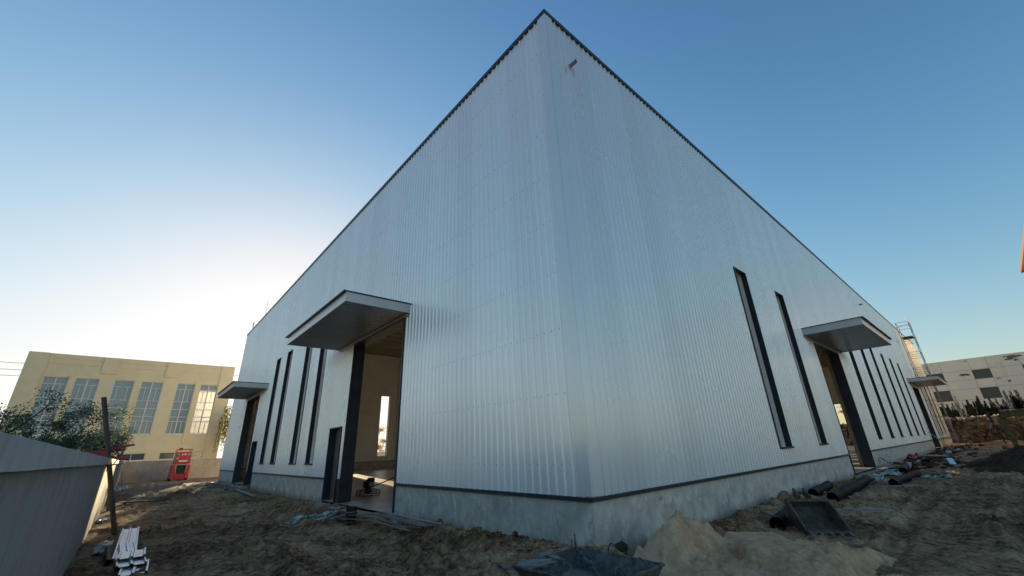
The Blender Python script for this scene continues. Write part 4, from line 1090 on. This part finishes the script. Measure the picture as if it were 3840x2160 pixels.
for i in range(20):
    x = 24 + 1.4 * i + rr.uniform(-.5, .5); y = rr.uniform(-2.6, -.5); a = rr.uniform(-.5, .5) + (1.57 if rr.random() < .3 else 0); L = rr.uniform(.8, 3.2)
    q = MB(); z_ = gz(x, y) + rr.uniform(.04, .2); q.bar((x - math.cos(a) * L / 2, y - math.sin(a) * L / 6, z_), (x + math.cos(a) * L / 2, y + math.sin(a) * L / 6, z_ + rr.uniform(-.05, .25)), rr.uniform(.06, .3), .02)
    kk = rr.randrange(4)
    tag(q.build('scrap_strip', (M_board, M_galv, M_wood, M_alu)[kk]), ('pale board offcut', 'grey steel strip', 'dark wooden lath', 'shiny sheet strip')[kk] + ', ' + ORD[i] + ' nearest along the front wall', 'scrap', 'scrap strips strewn along the front wall')
q = MB(); rr = random.Random(31)
for i in range(260):
    x = rr.uniform(22, 55); y = rr.gauss(-1.3, .8); s_ = rr.uniform(.04, .2)
    if y < -.1 - s_ * 1.3: q.rock((x, y, gz(x, y) + s_ * .3), s_, rr.randint(0, 9999), 1, (1.3, .9, .6))
q.build('debris_rubble', M_clod, label='dark rubble and debris along the front wall', cat='rubble', kind='stuff')
q = MB(); q.tube([(46.5, -.35, .75), (41.5, -1.9, -.75)], .03, 6); q.build('steel_tube', M_galv, label='thin grey tube leaning on the front wall below a window', cat='tube')

# heap of dug earth; its shading is put into a darker soil colour
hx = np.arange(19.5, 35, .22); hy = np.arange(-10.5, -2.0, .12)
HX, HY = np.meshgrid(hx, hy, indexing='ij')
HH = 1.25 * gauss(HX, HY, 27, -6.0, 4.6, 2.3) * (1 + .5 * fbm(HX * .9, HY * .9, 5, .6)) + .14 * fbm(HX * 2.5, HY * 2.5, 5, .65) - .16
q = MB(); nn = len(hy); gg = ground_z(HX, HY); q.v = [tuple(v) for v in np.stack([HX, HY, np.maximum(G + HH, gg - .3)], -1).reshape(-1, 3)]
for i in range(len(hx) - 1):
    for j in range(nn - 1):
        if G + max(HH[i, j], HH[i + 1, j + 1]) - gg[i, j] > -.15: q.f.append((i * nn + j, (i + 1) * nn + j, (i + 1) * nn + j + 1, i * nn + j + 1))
q.build('earth_heap', M_clod, smooth=True, label='heap of dug earth with shade painted in by darker soil at the right edge of the site', cat='earth heap')

# ------------------------------------------------------------------ scaffold tower on the front wall
sf = empty('scaffold_tower', (54.5, -.95, G), 0, 'thin steel scaffold tower rising above the roof at the far end of the front wall', 'scaffold')
hh = 12.35 - G
for x, y in ((-1.0, -.5), (-1.0, .5), (.9, -.5), (.9, .5)):
    q = MB(); q.tube([(x, y, -.2), (x, y, hh - (0 if y < 0 else .6))], .028, 6); q.build('upright', M_steel, sf)
lv = [1.4 + 1.62 * k for k in range(8)]
for k, z in enumerate(lv):
    q = MB()
    for x in (-1.0, .9): q.bar((x, -.5, z), (x, .5, z), .035); q.bar((x, -.5, z - .45), (x, .5, z - .45), .03)
    q.bar((-1.0, -.5, z), (.9, -.5, z), .035); q.bar((-1.0, .5, z), (.9, .5, z), .035)
    q.build('frame_rungs', M_steel, sf)
    if k < 7:
        q = MB(); q.bar((-1.0, -.5, z), (.9, -.5, z + 1.6), .022); q.bar((.9, -.52, z), (-1.0, -.52, z + 1.6), .022); q.build('brace', M_steel, sf)
q = MB(); q.box(-.95, .85, -.4, .45, lv[6] + .03, lv[6] + .07); q.build('platform_board', M_wood, sf)

# ------------------------------------------------------------------ excavator at the far right
ex = empty('excavator', (48, -10.5, gz(48, -8)), 0, 'dirty yellow excavator reaching its boom down to the soil at the right edge', 'excavator')
z0 = ex.location[2]
def E(y, z): return (0, y + 10.5, z - z0)
q = MB()
def tapered(q, pts, w_):      # pts: (y,z,height)
    for (y0, za, h0), (y1, zb, h1) in zip(pts, pts[1:]):
        a, b = Vector(E(y0, za)), Vector(E(y1, zb)); d = (b - a).normalized(); nrm = Vector((0, -d.z, d.y))
        P_ = []
        for p, h_ in ((a, h0), (b, h1)):
            for sx_ in (-w_ / 2, w_ / 2):
                for sn in (-1, 1): P_.append(p + Vector((sx_, 0, 0)) + nrm * h_ / 2 * sn)
        q.add(P_, [(0, 1, 3, 2), (4, 6, 7, 5), (0, 4, 5, 1), (2, 3, 7, 6), (0, 2, 6, 4), (1, 5, 7, 3)])
tapered(q, [(-9.2, .5, .45), (-8.0, 1.7, .6), (-6.3, 2.0, .55), (-4.9, 1.75, .35)], .42); q.build('boom', M_exc, ex)
q = MB(); tapered(q, [(-5.3, 2.1, .25), (-4.9, 1.6, .5), (-5.0, .3, .4), (-5.05, -.7, .25)], .34); q.build('stick', M_exc, ex)
q = MB(); q.tube([E(-4.25, 2.2), E(-4.32, 1.3)], .09, 8); q.tube([E(-4.32, 1.3), E(-4.55, -.4)], .05, 8); q.bar(E(-4.25, 2.15), E(-5.0, 1.95), .1); q.build('cylinder', M_black, ex)
q = MB(); tapered(q, [(-4.35, -.55, .25), (-4.5, -1.05, .6), (-5.1, -1.25, .7), (-5.4, -.9, .3)], .7); q.build('bucket', M_rust, ex)
q = MB()
for x in (-1.1, 1.1): q.box(x - .3, x + .3, -2.0, 1.6, -.1, .75)
q.build('tracks', M_black, ex, bevel=.15)
q = MB(); q.box(-1.2, 1.2, -2.4, 1.2, .95, 1.9); q.lathe([(.6, .74), (.6, .951)], n=16); q.build('house', M_exc, ex, bevel=.08)
q = MB(); q.box(-1.15, -.25, -.1, 1.5, 1.91, 2.9); q.build('cab', M_dark, ex, bevel=.08)
